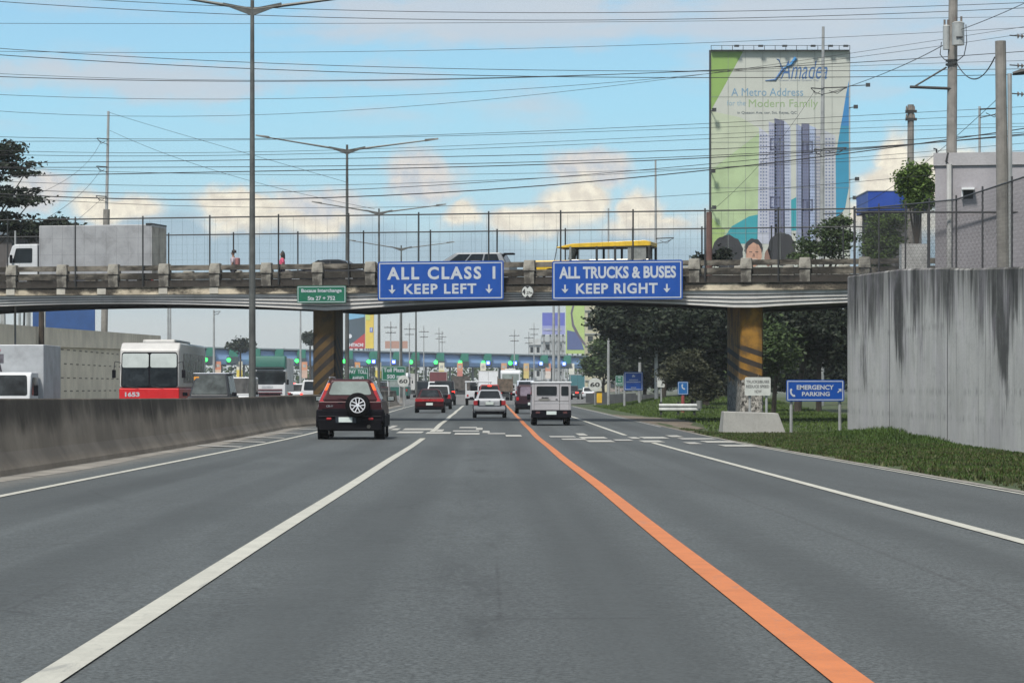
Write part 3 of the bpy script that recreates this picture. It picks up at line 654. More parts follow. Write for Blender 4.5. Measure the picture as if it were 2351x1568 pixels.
sign('guide_sign', 'square blue sign with white emblem and small lines of text before the trees', 1433, 854, 1476, 896, 190.0, M_blue,
     [('blob', .5, .78, .22), ('Caltex', .3, .7, .52, .62), ('NLEX station', .14, .86, .36, .47), ('1 km', .38, .62, .1, .18)][:1]+[('oooooo', .26, .74, .54, .60), ('ooooooooo', .12, .88, .42, .49), ('oooo', .36, .64, .12, .18)], posts=(.02, .82), gz=.3, postw=.08)
sign('warning_sign', 'white sign reading PAY beside a bush, right of the square blue sign', 1509, 864, 1526, 889, 175.0, M_signwhite, [('PAY', .1, .9, .62, .88, dict(bold=.03)), ('A', .5, .8, .15, .4)], posts=(.55,), rim=M_ink, border=False, gz=.5)
sign('guide_sign', 'narrow green sign partly behind the square blue sign', 1413, 862, 1431, 886, 230.0, M_green, [('Exit', .2, .8, .6, .8), ('km 27', .1, .9, .2, .45)][:0]+[('m', .3, .7, .72, .86), ('TO', .3, .7, .45, .6), ('EXIT', .1, .9, .15, .32)], posts=(.1, .45), gz=.2, postw=.07)
round_sign('speed_sign', 'round white 60 speed sign on the right side of the road', 1366, 883, 31, 215, '60', ring=M_signwhite, scale=(.72, .34), gz=.2)
round_sign('speed_sign', 'round white 60 speed sign on the median barrier behind the red car', 926, 875, 27, 195, '60', ring=M_signwhite, scale=(.72, .36), gz=0)
sign('guide_sign', 'green PAY TOLL AHEAD sign above the median behind the maroon utility vehicle', 798, 844, 846, 876, 170.0, M_green, [('PAY  TOLL', .08, .92, .56, .84, dict(bold=.03)), ('AHEAD', .22, .78, .12, .38, dict(bold=.03))], posts=(.5,), gz=0)
sign('guide_sign', 'green Toll Plaza 500 m sign partly hidden by the third lamp post', 876, 840, 932, 874, 205.0, M_green, [('Toll Plaza', .08, .92, .58, .86, dict(bold=.03)), ('500 m', .22, .78, .14, .42, dict(bold=.03))], posts=(.3, .95), gz=0)
# yellow hydrant-like box by the speed sign
b = empty('roadside_box', (X(1376, 213), 213, .15), 0, 'small yellow box on a post right of the 60 speed sign', 'box')
MB().box(-.2, .2, -.15, .15, .1, .9).build('casing', mat('yellow_box', (.6, .36, .02), .6), b, .03); MB().box(-.24, .24, -.19, .19, .9, .98).build('lid', M_dark, b, .01)
# guardrail
b = empty('guardrail', (X(1513, 140), 140, .0), R(-3), 'short grey corrugated guardrail on the grass mound', 'guardrail')
prof = [(0, .28), (-.07, .33), (-.07, .39), (0, .44), (0, .48), (-.07, .53), (-.07, .59), (0, .64), (.02, .64), (.02, .28)]
MB().prism_x(prof, 0, 2.05).build('beam', mat('galvanised_rail', (.46, .48, .48), .6, 0, .15), b)
for q in (.1, .95, 1.75): MB().box(q-.06, q+.06, .02, .14, -.3, .74).build('post', M_dark, b)
MB().cyl((1.98, .02, .40), (1.98, .02, .80), .14, n=12).build('end_piece', mat('galvanised_end', (.2, .21, .21), .5, .4), b)
# ------------------------------------------------ vehicles
M_glasspale = glass('glass_painted_reflection', (.42, .46, .45), .15, 0, .1)  # pale colour stands in for sky reflected in the upper windscreen
# local frame of every vehicle: +Y is its direction of travel, z = 0 on the road
WHEELS = {}
def wheel(parent, x, y, r, w, detail=True):
    k = (round(r, 3), round(w, 3)); sg = 1 if x > 0 else -1
    if k not in WHEELS:
        t = MB(); pts = [(-w/2, r-.07), (-w/2, r-.025), (-w/2+.03, r), (w/2-.03, r), (w/2, r-.025), (w/2, r-.07)]
        vs = []; n = 22
        for i in range(n):
            a = 2*math.pi*i/n
            for (xx, rr) in pts: vs.append((xx, rr*math.cos(a), rr*math.sin(a)))
        m_ = len(pts); fs = [(i*m_+j, i*m_+j+1, ((i+1) % n)*m_+j+1, ((i+1) % n)*m_+j) for i in range(n) for j in range(m_-1)]
        fs += [tuple(i*m_ for i in range(n)), tuple(i*m_+m_-1 for i in range(n))[::-1]]
        t.add(vs, fs)
        q = MB().cyl((-w/2-.004, 0, 0), (w/2+.004, 0, 0), r*.62, n=16)
        to = t.build('tyre', M_black); ri = q.build('rim', M_rim); WHEELS[k] = (to, ri)
        e = empty('wheel', (0, 0, 0)); to.parent = e; ri.parent = e; e.parent = parent; e.location = (x, y, r); return
    e = empty('wheel', (x, y, r)); e.parent = parent
    for o in WHEELS[k][:2 if detail else 1]: c = o.copy(); COL.objects.link(c); c.parent = e
CARPAINT = {}
def paintm(name, col, metal=0.0, rough=.32, dirt=.12):
    return mat('paint_'+name, col, rough, metal, .06, 1.2, coat=.0, spec=.3, dirt=dirt, dirtcol=tuple(q*.5+.02 for q in col), dscale=2.0)
def car(name, label, cat, x, Y, W, L, H, m, rot=0.0, zb=.24, belt=.92, trunk=None, hood=None, g=(.6, .9, -1.5, -.9), hwt=None, r=.30, group=None, rear=(), front=(), gl=None, glr=None, plate=(0, .55), bev=.06, bump=None,
        wb=None, wins=2, mirrors=True, z=None, rwin=(.10, .90, .12, .88), side=True, low=None, tw=.2, cab_m=None, roof_bev=.09, plate_txt=None, pillar=None):
    """g: distances of the greenhouse corners from the REAR (bottom rear, top rear) and from the FRONT (top front, bottom front, negative)"""
    root = empty(name, (x, Y+math.cos(rot)*L/2, zr(Y) if z is None else z), rot, label, cat, group)
    yr, yf = -L/2, L/2; trunk = trunk or belt; hood = hood or belt-.05; h = W/2; hwt = hwt or h*.78; lp = .14 if g[0] > .3 else .03
    lo = MB(); lo.prism_x([(yr+.09, zb), (yr+.0, zb+.16), (yr, trunk-lp), (yr+lp*.5, trunk), (yr+g[0], belt), (yf+g[3], belt), (yf-.28, hood), (yf-.02, hood-.2), (yf, zb+.16), (yf-.1, zb)], -h, h)
    lo.v = [(a*float(np.interp(c_, [zb, zb+.2, belt-.18, belt+.03], [.93, 1, .985, .915])), b_, c_) for a, b_, c_ in lo.v]
    body = lo.build('body', m, root, bev, True, 3)
    kx = h*.915-.015; c = [(-kx, yr+g[0], belt-.03), (kx, yr+g[0], belt-.03), (kx, yf+g[3], belt-.03), (-kx, yf+g[3], belt-.03), (-hwt, yr+g[1], H), (hwt, yr+g[1], H), (hwt, yf+g[2], H), (-hwt, yf+g[2], H)]
    MB().hexa(c).build('cabin', cab_m or m, root, roof_bev, True, 3)
    gl = gl or M_glass; glr = glr or gl
    MB().patch((c[0], c[1], c[5], c[4]), *rwin, .012, .07, lift=.004).build('rear_window', glr, root)
    MB().patch((c[2], c[3], c[7], c[6]), .06, .94, .1, .93, .012, .07, lift=.004).build('windshield', gl, root)
    if side:
        for i in range(wins):
            a, b_ = .08+.84*i/wins, .08+.84*(i+1)/wins-.03
            MB().patch((c[1], c[2], c[6], c[5]), a, b_, .12, .88, .01, .05, lift=.004).build('side_window', gl, root)
            MB().patch((c[3], c[0], c[4], c[7]), 1-b_, 1-a, .12, .88, .01, .05, lift=.004).build('side_window', gl, root)
    wb = wb or L*.58
    for sx in (-1, 1):
        for sy in (-1, 1): wheel(root, sx*(h-tw/2+.01), sy*wb/2, r, tw)
        MB().cyl((sx*(h+.004), -wb/2, r), (sx*(h-.05), -wb/2, r), r*1.16, n=18).build('wheel_arch', M_blkplastic, root)
    MB().box(-h*.8, h*.8, yr+.25, yf-.3, zb-.06, zb+.02).build('underbody', M_blkplastic, root)
    for (nm, mm, x0, x1, z0, z1) in rear:
        MB().patch(((-h, yr, 0), (h, yr, 0), (h, yr, 1), (-h, yr, 1)), x0, x1, z0, z1, .03, min(.045, (z1-z0)*.4), lift=-.008).build(nm, mm, root)
    for (nm, mm, x0, x1, z0, z1) in front:
        MB().patch(((h, yf, 0), (-h, yf, 0), (-h, yf, 1), (h, yf, 1)), x0, x1, z0, z1, .03, min(.05, (z1-z0)*.4), lift=-.008).build(nm, mm, root)
    if bump: MB().box(-h*.98, h*.98, yr-.09, yr+.12, bump[0], bump[1]).build('bumper', bump[2], root, .035, True)
    if plate:
        yy = yr-(.105 if bump and bump[0]-.05 < plate[1] < bump[1]+.05 else .026)
        MB().box(plate[0]-.19, plate[0]+.19, yy-.01, yy, plate[1]-.07, plate[1]+.07).build('licence_plate', M_plate, root, .008)
        if plate_txt:
            pl = root.children[-1]; text_mb(plate_txt, .32, .085, plate[0]-.16, plate[1]-.04, yy-.014, bold=.03).build('lettering', mat('plate_ink', (.05, .09, .07)), pl)
    if mirrors:
        for sx in (-1, 1):
            mb = MB(); mb.box(sx*(h-.02) if sx > 0 else sx*(h+.17), sx*(h+.17) if sx > 0 else sx*(h-.02), yf+g[3]-.25, yf+g[3]-.13, belt-.0, belt+.15)
            mb.build('mirror', M_blkplastic, root, .03, True)
    return root
P_maroon = paintm('maroon', (.032, .004, .007), .1, .38); P_wine = paintm('wine', (.040, .005, .007), .1, .45); P_silver = paintm('silver', (.33, .35, .38), .15, .38); P_gunm = paintm('dark_grey', (.035, .038, .042), .3)
P_wht = paintm('white', (.50, .52, .54), 0, .4); P_offw = paintm('off_white', (.36, .355, .37), 0, .45, .25); P_plum = paintm('plum', (.035, .016, .024), .1, .4); P_navy = paintm('black', (.015, .016, .02), .2)
P_greenp = paintm('green', (.02, .10, .08), .1, .45); P_redp = paintm('bus_red', (.50, .016, .02), 0, .4); P_teal = paintm('teal', (.05, .15, .17), 0, .5)
# the maroon utility vehicle in front
def hero():
    Yh = 78.5; W, L, H = 1.86, 4.5, 1.68
    c = car('sport_utility_vehicle', 'maroon sport utility vehicle with a spare wheel on its tailgate, nearest to the camera', 'car', X(803.5, Yh), Yh, W, L, H, P_maroon, zb=.36, belt=1.06, hood=1.0,
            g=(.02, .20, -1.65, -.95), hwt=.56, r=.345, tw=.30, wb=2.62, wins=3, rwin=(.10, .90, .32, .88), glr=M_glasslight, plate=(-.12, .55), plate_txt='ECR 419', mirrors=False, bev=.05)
    h = W/2; y = -L/2
    for o in list(c.children):
        if o.name.startswith('licence_plate'): o.location.y = -.055
    MB().box(-h-.008, h+.008, y-.03, y+.5, .46, .84).build('bumper', M_blkplastic, c, .06, True, 3)
    MB().box(-h+.05, h-.05, y-.045, y+.3, .24, .56).build('valance', mat('valance', (.006, .006, .008), .8, spec=.05), c, .05, True, 3)
    MB().box(-h+.06, h-.06, y-.06, y-.02, .635, .655).build('bumper_step', mat('bumper_step', (.03, .03, .034), .6, spec=.1), c, .008)
    MB().box(-.40, .18, y-.05, y-.02, .46, .65).build('plate_holder', mat('plate_recess', (.02, .028, .04), .4), c, .02)
    MB().box(-h+.16, .35, y-.022, y, .80, .86).build('tailgate_lip', M_blkplastic, c, .01)
    for sx in (-1, 1):                                  # tall lamps on the rear pillars
        f = lambda u, zz, o=.0: (sx*(np.interp(zz, [.86, 1.06, 1.62], [h-.035, h-.07, .60])-u), y+np.interp(zz, [.86, 1.06, 1.62], [.0, .06, .19])-.012-o, zz)
        def seg(nm, z0, z1, w0, w1, m_):
            a = [f(w0, z0), f(0, z0), f(0, z1), f(w1, z1)]; b_ = [(q[0]+(.0 if i in (0, 3) else sx*.004), q[1]+.10, q[2]) for i, q in enumerate(a)]
            mb = MB(); mb.add(a+b_, [(0, 1, 2, 3), (7, 6, 5, 4), (0, 4, 5, 1), (1, 5, 6, 2), (2, 6, 7, 3), (3, 7, 4, 0)]); return mb.build(nm, m_, c, .01)
        seg('tail_light', 1.0, 1.36, .14, .085, M_red); seg('reverse_light', .90, .995, .15, .14, M_clear); seg('indicator', 1.365, 1.56, .085, .07, M_orange)
        MB().box(sx*.58-.07, sx*.58+.07, y-.075, y-.04, .545, .61).build('reflector', M_red, c, .02)
        MB().tube([(sx*.585, y+.35, 1.69), (sx*.59, y+.5, 1.73), (sx*.60, 1.0, 1.73), (sx*.59, 1.2, 1.69)], .022, 6).build('roof_rail', mat('rail_grey', (.25, .25, .26), .4, .5), c)
        MB().tube([(sx*(h-.06), y+.1, 1.07), (sx*.60, y+.26, 1.64)], .012, 5).build('pillar_trim', M_chrome, c)
        mb = MB(); mb.box(-.11, .11, -.06, .06, -.075, .075); o = mb.build('mirror', M_blkplastic, c, .03, True); o.location = (sx*(h+.10), .75, 1.12)
        g_ = MB(); g_.box(-.088, .088, -.075, -.061, -.055, .055); q = g_.build('mirror_glass', mat('mirror_glass', (.5, .52, .5), .1, .9), o, .015)
        # sill cladding along the flank
        MB().box(sx*h-(.012 if sx > 0 else .03), sx*h+(.03 if sx > 0 else .012), y+.3, L/2-.3, .34, .66).build('cladding', M_blkplastic, c, .015)
    # spare wheel
    s = empty('spare_wheel', (.22, y-.14, .955)); s.parent = c
    t = MB(); n = 32; pts = [(.10, .20), (.10, .31), (.07, .345), (-.06, .345), (-.10, .31), (-.10, .20)]; vs = []
    for i in range(n):
        a = 2*math.pi*i/n
        for (yy, rr) in pts: vs.append((rr*math.cos(a), yy, rr*math.sin(a)))
    k = 6; t.add(vs, [(i*k+j, i*k+j+1, ((i+1) % n)*k+j+1, ((i+1) % n)*k+j) for i in range(n) for j in range(k-1)]+[tuple(i*k for i in range(n))]); t.build('tyre', M_black, s, smooth=True)
    w = MB(); vs = []
    for i in range(n):
        a = 2*math.pi*i/n
        for (yy, rr) in ((-.085, .225), (-.108, .215), (-.108, .195), (-.06, .19)): vs.append((rr*math.cos(a), yy, rr*math.sin(a)))
    w.add(vs, [(i*4+j, i*4+j+1, ((i+1) % n)*4+j+1, ((i+1) % n)*4+j) for i in range(n) for j in range(3)])
    for k in range(5):
        for d in (-.13, .13):
            a = math.pi/2+2*math.pi*k/5; e = Vector((math.cos(a), 0, math.sin(a))); p = Vector((-e.z, 0, e.x))
            a0 = e*.04+p*d*.24; a1 = e*.2+p*d*.42
            for (q0, q1) in ((a0, a1),):
                w.hexa([q0-p*.013+Vector((0, -.07, 0)), q1-p*.017+Vector((0, -.07, 0)), q1+p*.017+Vector((0, -.07, 0)), q0+p*.013+Vector((0, -.07, 0)),
                        q0-p*.013+Vector((0, -.108, 0)), q1-p*.017+Vector((0, -.104, 0)), q1+p*.017+Vector((0, -.104, 0)), q0+p*.013+Vector((0, -.108, 0))])
    w.cyl((0, -.07, 0), (0, -.116, 0), .052, n=14); w.build('rim', mat('bright_alloy', (.72, .73, .76), .35, .35), s)
    MB().cyl((0, -.01, 0), (0, -.05, 0), .20, n=24).build('spoke_shadow_disc', M_blkplastic, s); s.children[-1].name = 'spoke_shade_disc'  # black disc stands in for the shade between the spokes
    text_mb('CR-V', .20, .055, -.66, .90, y-.006, bold=.05, shear=.2, th=.004).build('badge', M_chrome, c)
    MB().box(-.03, .05, y-.02, y+.02, 1.135, 1.185).build('badge', M_chrome, c, .01); MB().box(-.34, -.20, y-.014, y+.0, 1.0, 1.035).build('handle', M_blkplastic, c, .01)
    mb = MB().cyl((.52, y-.07, .36), (.52, y+.3, .36), .052, n=14); mb.build('exhaust', mat('exhaust', (.09, .085, .075), .4, .7), c)
    MB().box(-.06, .06, y+.02, y+.3, .28, .40).build('tow_hook', M_blkplastic, c, .01)
    MB().box(-.66, .66, y+.5, y+.9, .30, .46).build('underbody', M_blkplastic, c, .05)
    MB().tube([(.02, y+.35, 1.68), (.0, y+.2, 1.86)], .006, 4).build('antenna', M_blkplastic, c)
    for o in [q for q in c.children if q.name.startswith('rear_window')]:
        MB().tube([(-.1, y+.03, 1.1), (-.35, y+.055, 1.14)], .008, 4).build('wiper', M_blkplastic, o)
hero()
tl = lambda z0, z1, w=.2, m=None: (('tail_light', m or M_red, .02, .02+w, z0, z1), ('tail_light', m or M_red, .98-w, .98, z0, z1))
hl = (('headlight', M_clear, .03, .24, .55, .72), ('headlight', M_clear, .76, .97, .55, .72))
car('sedan', 'dark red sedan with red tail lights, left lane beside the barrier', 'car', X(986, 160), 160, 1.68, 4.4, 1.36, P_wine, zb=.24, belt=.86, trunk=.90, g=(.75, 1.35, -1.9, -1.15), r=.29, hwt=.50, roof_bev=.15, rear=tl(.64, .80, .25)+(('garnish', M_red, .27, .73, .66, .78), ('badge', M_chrome, .48, .52, .81, .84), ('bumper_seam', M_blkplastic, .04, .96, .55, .562), ('valance', M_blkplastic, .08, .92, .24, .33)), plate=(0, .50), tw=.19, front=hl, glr=M_glassmid)
car('sedan', 'silver sedan in the middle lane with dark rear window', 'car', X(1124, 133.5), 133.5, 1.58, 4.3, 1.34, P_silver, zb=.24, belt=.84, trunk=.94, g=(.72, 1.25, -1.85, -1.1), r=.28, hwt=.50, roof_bev=.15, rear=tl(.62, .83, .15)+(('recess', mat('boot_recess', (.22, .225, .23), .4), .36, .64, .64, .76), ('bumper_shade', mat('bumper_shade_grey', (.16, .17, .18), .4), .10, .90, .34, .42), ('valance', M_blkplastic, .06, .94, .24, .32), ('boot_seam', M_blkplastic, .16, .84, .585, .592), ('boot_seam', M_blkplastic, .165, .17, .60, .86), ('boot_seam', M_blkplastic, .83, .835, .60, .86), ('badge', M_chrome, .47, .53, .79, .83)), plate=(0, .70), tw=.18, front=hl)  # grey bumper strip is painted shading on the lower rear
car('hatchback', 'dark grey car with pale roof just ahead of the dark red sedan', 'car', X(1006, 186), 186, 1.72, 4.2, 1.58, P_navy, cab_m=P_wht, zb=.26, belt=.98, g=(.1, .45, -1.8, -1.1), r=.3, rear=tl(.7, .95, .14), front=hl, plate=(0, .5), rwin=(.06, .94, .08, .86))
car('sport_utility_vehicle', 'black boxy vehicle with a lit red brake light in the left lane', 'car', X(1019.5, 226), 226, 1.82, 4.4, 1.95, P_navy, zb=.35, belt=1.15, g=(.05, .2, -1.5, -.9), hwt=.74, r=.34, rear=(('tail_light', M_brake, .84, .97, .96, 1.12), ('tail_light', M_red, .03, .15, .96, 1.12)), front=hl, plate=(0, .6), glr=M_glassmid)
car('van', 'small white van farther up the left lane', 'van', X(999, 292), 292, 1.65, 4.4, 2.0, P_wht, zb=.3, belt=1.1, g=(.03, .15, -.7, -.15), hwt=.7, rear=tl(.8, 1.0, .1), front=hl, plate=(0, .5))
car('van', 'dark grey van behind the pale lamp posts in the far left lane', 'van', X(972, 312), 312, 1.8, 4.6, 2.1, P_gunm, zb=.3, belt=1.1, g=(.03, .2, -.9, -.2), hwt=.72, rear=tl(.8, 1.0, .1), front=hl, plate=(0, .5))
car('hatchback', 'red hatchback with brake lights lit, just ahead of the silver sedan', 'car', X(1124, 190), 190, 1.68, 4.1, 1.62, paintm('bright_red', (.22, .03, .03)), zb=.28, belt=1.0, g=(.1, .35, -1.8, -1.0), hwt=.6, rear=(('tail_light', M_brake, .01, .11, .96, 1.10), ('tail_light', M_brake, .89, .99, .96, 1.10)), front=hl, plate=(0, .5), rwin=(.06, .94, .05, .88))
h_ = [o for o in S.objects if o.get('label', '').startswith('red hatchback')][0]
MB().box(-.12, .12, -2.05+.27, -2.05+.30, 1.50, 1.56).build('brake_light', M_brake, h_)
car('van', 'dark plum van partly hidden behind the white delivery van', 'van', X(1220, 155), 155, 1.74, 4.3, 1.60, P_plum, zb=.30, belt=.98, g=(.05, .14, -.9, -.2), hwt=.74, r=.30, rear=tl(.72, .92, .09)+(('garnish', mat('grey_garnish', (.14, .12, .13)), .5, .98, .74, .78),), front=hl, plate=(0, .55), bump=(.32, .55, M_blkplastic), rwin=(.10, .90, .05, .80), glr=mat('glass_hazy', (.18, .15, .19), .25), roof_bev=.12)
car('van', 'pale silver van ahead of the plum van', 'van', X(1207, 262), 262, 1.95, 4.8, 2.05, paintm('pale_silver', (.46, .50, .56), .2), zb=.3, belt=1.1, g=(.05, .2, -1.0, -.3), hwt=.78, rear=tl(.8, 1.1, .08), front=hl, plate=(0, .5))
# the square white delivery van with a two-part rear
def fb():
    Yv = 108; W, L, H = 1.49, 4.2, 1.66; h = W/2; y = -L/2
    root = empty('delivery_van', (X(1266, Yv), Yv+L/2, zr(Yv)), 0, 'boxy off-white delivery van with a wide and a narrow rear window and black bumper', 'van')
    MB().prism_x([(y, .42), (y, H-.05), (y+.05, H), (L/2-1.5, H), (L/2-1.25, 1.0), (L/2-.1, .92), (L/2, .42)], -h, h).build('body', P_offw, root, .03, True, 3)
    MB().box(-h-.025, h+.025, y-.03, L/2-1.6, H-.04, H+.02).build('roof_edge', M_white, root, .015)
    fr = ((-h, y, 0), (h, y, 0), (h, y, 1), (-h, y, 1))
    MB().patch(fr, .10, .66, 1.13, 1.53, .008, .03, lift=.001).build('window_surround', P_offw, root)
    MB().patch(fr, .12, .64, 1.15, 1.50, .012, .05, lift=.004).build('rear_window', M_glass, root)
    MB().patch(fr, .75, .935, 1.15, 1.50, .012, .04, lift=.004).build('rear_window', M_glass, root)
    dm = mat('seam', (.12, .12, .12))
    for u in (.055, .70, .71, .945): MB().patch(fr, u, u+.008, .45, 1.6, .004, 0, lift=.001).build('seam', dm, root)
    MB().patch(fr, .06, .94, .93, .945, .006, 0, lift=.001).build('seam', dm, root); MB().patch(fr, .06, .94, .86, .868, .012, 0, lift=.001).build('crease', M_white, root)
    text_mb('isuzu', .28, .07, -.38, 1.035, y-.008, bold=.04, shear=.2).build('badge', M_ink, root); text_mb('FB', .08, .05, .16, .97, y-.008, bold=.05).build('badge', M_ink, root)
    MB().prism_y([(-.40+.24*math.cos(a*math.pi/8)+.13, .99+.05*math.sin(a*math.pi/8)) for a in range(16)], y-.004, y-.001).build('emblem', mat('grey_mark', (.16, .16, .15)), root)
    MB().box(-h-.01, h+.01, y-.10, y+.3, .30, .60).build('bumper', M_blkplastic, root, .03, True)
    MB().box(-.19, .19, y-.125, y-.112, .42, .55).build('licence_plate', M_plate, root, .01)
    for sx in (-1, 1):
        MB().box(sx*.52-.08, sx*.52+.08, y-.115, y-.10, .46, .54).build('tail_light', mat('dull_lens', (.09, .03, .03), .3), root, .01)
        for wy in (-1.15, 1.3): wheel(root, sx*(h-.11), wy, .30, .2)
        MB().patch(((sx*h, y, 0), (sx*h, L/2-1.6, 0), (sx*h, L/2-1.6, 1), (sx*h, y, 1)) if sx > 0 else ((-h, L/2-1.6, 0), (-h, y, 0), (-h, y, 1), (-h, L/2-1.6, 1)), .1, .9, 1.15, 1.48, .008, .04, lift=.002).build('side_window', M_glass, root)
        MB().box(sx*(h+.08)-.07, sx*(h+.08)+.07, L/2-1.5, L/2-1.42, .98, 1.2).build('mirror', M_blkplastic, root, .02)
    MB().box(-h*.7, h*.7, y+.2, L/2-.4, .22, .42).build('underbody', M_blkplastic, root, .02)
fb()
# box lorries, buses
def lorry(name, label, cat, x, Y, W, H, L, boxm, cabm, rot=0.0, boxz=1.0, cabH=2.2, cabL=1.7, z=None, extras=None, boxW=None, wr=.45, boxL=None, rearparts=True, open_=False, visor=None, group=None):
    root = empty(name, (x, Y+math.cos(rot)*L/2, zr(Y) if z is None else z), rot, label, cat, group); h = W/2; bw = (boxW or W)/2; y = -L/2; yb = L/2-cabL-.1
    if open_:
        for sx in (-1, 1): MB().box(sx*bw-.03, sx*bw+.03, y, yb, boxz, H).build('side_board', boxm, root)
        MB().box(-bw+.03, bw-.03, y, y+.06, boxz, H*.9).build('tailgate', boxm, root); MB().box(-bw+.03, bw-.03, y, yb, boxz-.1, boxz).build('bed', M_dark, root)
    else:
        MB().box(-bw, bw, y, yb, boxz, H).build('cargo_box', boxm, root, .03)
        if rearparts:
            MB().box(-.012, .012, y-.012, y, boxz+.1, H-.1).build('door_seam', M_dark, root)
            fr = MB()
            for (a, b_, c, d) in ((-bw, bw, H-.09, H), (-bw, bw, boxz, boxz+.09)): fr.box(a, b_, y-.02, y-.001, c, d)
            for sx in (-1, 1): fr.box(sx*bw-.05 if sx > 0 else -bw, sx*bw if sx > 0 else -bw+.05, y-.02, y-.001, boxz+.09, H-.09)
            fr.build('door_frame', M_whitedirty, root)
    f = L/2
    cab = MB().prism_x([(f-cabL, .45), (f-cabL, cabH), (f-.45, cabH), (f-.28, cabH-.08), (f-.02, cabH*.58), (f, .5), (f-.05, .42)], -h, h).build('cab', cabm, root, .07, True, 3)
    ws = ((h-.04, f-.02, cabH*.58), (-h+.04, f-.02, cabH*.58), (-h+.1, f-.28, cabH-.08), (h-.1, f-.28, cabH-.08))
    MB().patch(ws, .03, .97, .02, .96, .015, .08, lift=.006).build('windshield', M_glassmid, root)
    for sx in (-1, 1):
        sw = ((sx*h, f-cabL+.2, cabH*.58), (sx*h, f-.25, cabH*.58), (sx*h, f-.45, cabH-.15), (sx*h, f-cabL+.2, cabH-.15))
        if sx < 0: sw = (sw[1], sw[0], sw[3], sw[2])
        MB().patch(sw, .05, .95, .04, .95, .012, .05, lift=.004).build('side_window', M_glass, root)
        MB().box(sx*(h+.16)-.08, sx*(h+.16)+.08, f-.35, f-.25, cabH*.58, cabH*.58+.38).build('mirror', M_blkplastic, root, .03)
        MB().patch(((h, f, 0), (-h, f, 0), (-h, f, 1), (h, f, 1)), .5+sx*.36-.09, .5+sx*.36+.09, .62, .80, .03, .04, lift=-.01).build('headlight', M_clear, root)
        for wy in (y+.9, f-.8): wheel(root, sx*(h-.15), wy, wr, .26)
        MB().box(sx*bw*.85-.1, sx*bw*.85+.1, y-.03, y+.02, boxz-.28, boxz-.14).build('tail_light', M_red, root, .01)
    MB().box(-h, h, f-.1, f+.06, .38, .60).build('bumper', M_whitedirty, root, .03); MB().box(-bw*.5, bw*.5, y+.1, f-.3, .5, boxz-.02).build('chassis', M_dark, root)
    MB().box(-h*.7, h*.7, f-.01, f+.02, .66, .98).build('grille', M_blkplastic, root, .01)
    if cat == 'truck' and 'long grey' in label:
        for (a, b_) in ((-bw+.06, -.03), (.03, bw-.06)): MB().box(a, b_, y-.018, y-.002, boxz+.1, H-.1).build('cargo_door', mat('cream_door', (.42, .39, .32), .6, 0, .15, 2, dirt=.5, dirtcol=(.12, .07, .04)), root)
    if extras: extras(root, h, y, f)
    return root
def bus(label, x, Y, W, H, L, m_top, m_low, rot=0.0, glassm=None, extras=None, number=None, z=None, wz=(1.45, 2.95), lowz=1.42):
    root = empty('bus', (x, Y+math.cos(rot)*L/2, zr(Y) if z is None else z), rot, label, 'bus'); h = W/2; y, f = -L/2, L/2
    MB().prism_x([(y, .4), (y, lowz), (f+.0, lowz), (f, .5), (f-.06, .4)], -h, h).build('lower_body', m_low, root, .05, True, 3)
    MB().prism_x([(y, lowz+.002), (y+.02, H-.35), (y+.35, H), (f-.75, H), (f-.22, H-.28), (f-.05, lowz+.002)], -h+.01, h-.01).build('body', m_top, root, .10, True, 4)
    g = glassm or M_glassmid
    c = ((h-.03, f-.05, wz[0]), (-h+.03, f-.05, wz[0]), (-h+.06, f-.21, H-.30), (h-.06, f-.21, H-.30))
    hv = (wz[1]-wz[0])/(H-.30-wz[0])
    MB().patch(c, .015, .985, .0, hv, .012, .12, lift=.01).build('windshield_frame', M_blkplastic, root)
    split = .56
    for (a, b_) in ((.03, .485), (.515, .97)):
        MB().patch(c, a, b_, .03, hv*split, .008, .04, lift=.024).build('windshield', M_glassmid, root)
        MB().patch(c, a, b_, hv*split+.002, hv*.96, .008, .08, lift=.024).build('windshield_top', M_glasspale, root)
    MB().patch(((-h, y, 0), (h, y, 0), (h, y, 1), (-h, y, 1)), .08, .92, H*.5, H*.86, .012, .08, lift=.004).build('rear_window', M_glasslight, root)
    n = int((L-2)/1.25)
    for sx in (-1, 1):
        for i in range(n):
            a, b_ = y+1.0+i*1.25, y+1.0+i*1.25+1.15; s_ = ((sx*h, a, wz[0]+.2), (sx*h, b_, wz[0]+.2), (sx*h, b_, H-.45), (sx*h, a, H-.45))
            if sx < 0: s_ = (s_[1], s_[0], s_[3], s_[2])
            MB().patch(s_, 0, 1, 0, 1, .008, .05, lift=-.004).build('side_window', M_glassmid, root)
        MB().tube([(sx*(h-.05), f-.1, 2.5), (sx*(h+.16), f+.12, 2.55), (sx*(h+.2), f+.15, 2.15)], .02, 5).build('mirror_arm', M_dark, root)
        MB().box(sx*(h+.2)-.08, sx*(h+.2)+.08, f+.1, f+.18, 1.85, 2.2).build('mirror', M_blkplastic, root, .03)
        for wy in (y+2.4, f-2.4): wheel(root, sx*(h-.16), wy, .5, .28)
        MB().patch(((h, f, 0), (-h, f, 0), (-h, f, 1), (h, f, 1)), .5+sx*.36-.09, .5+sx*.36+.09, .72, .92, .03, .05, lift=-.01).build('headlight', M_clear, root)
        MB().box(sx*h*.85-.1, sx*h*.85+.1, y-.02, y+.02, .9, 1.2).build('tail_light', M_red, root, .02)
    MB().box(-h*.55, h*.55, y+1.5, f-3.5, H, H+.18).build('roof_unit', M_whitedirty, root, .06)
    if number: text_mb(number, .62, .2, h-.25, 1.06, f+.006, bold=.04, flip=True, th=.0).build('lettering', M_letter, root); root.children[-1].location.y = 0
    if extras: extras(root, h, y, f)
    return root
PI = math.pi
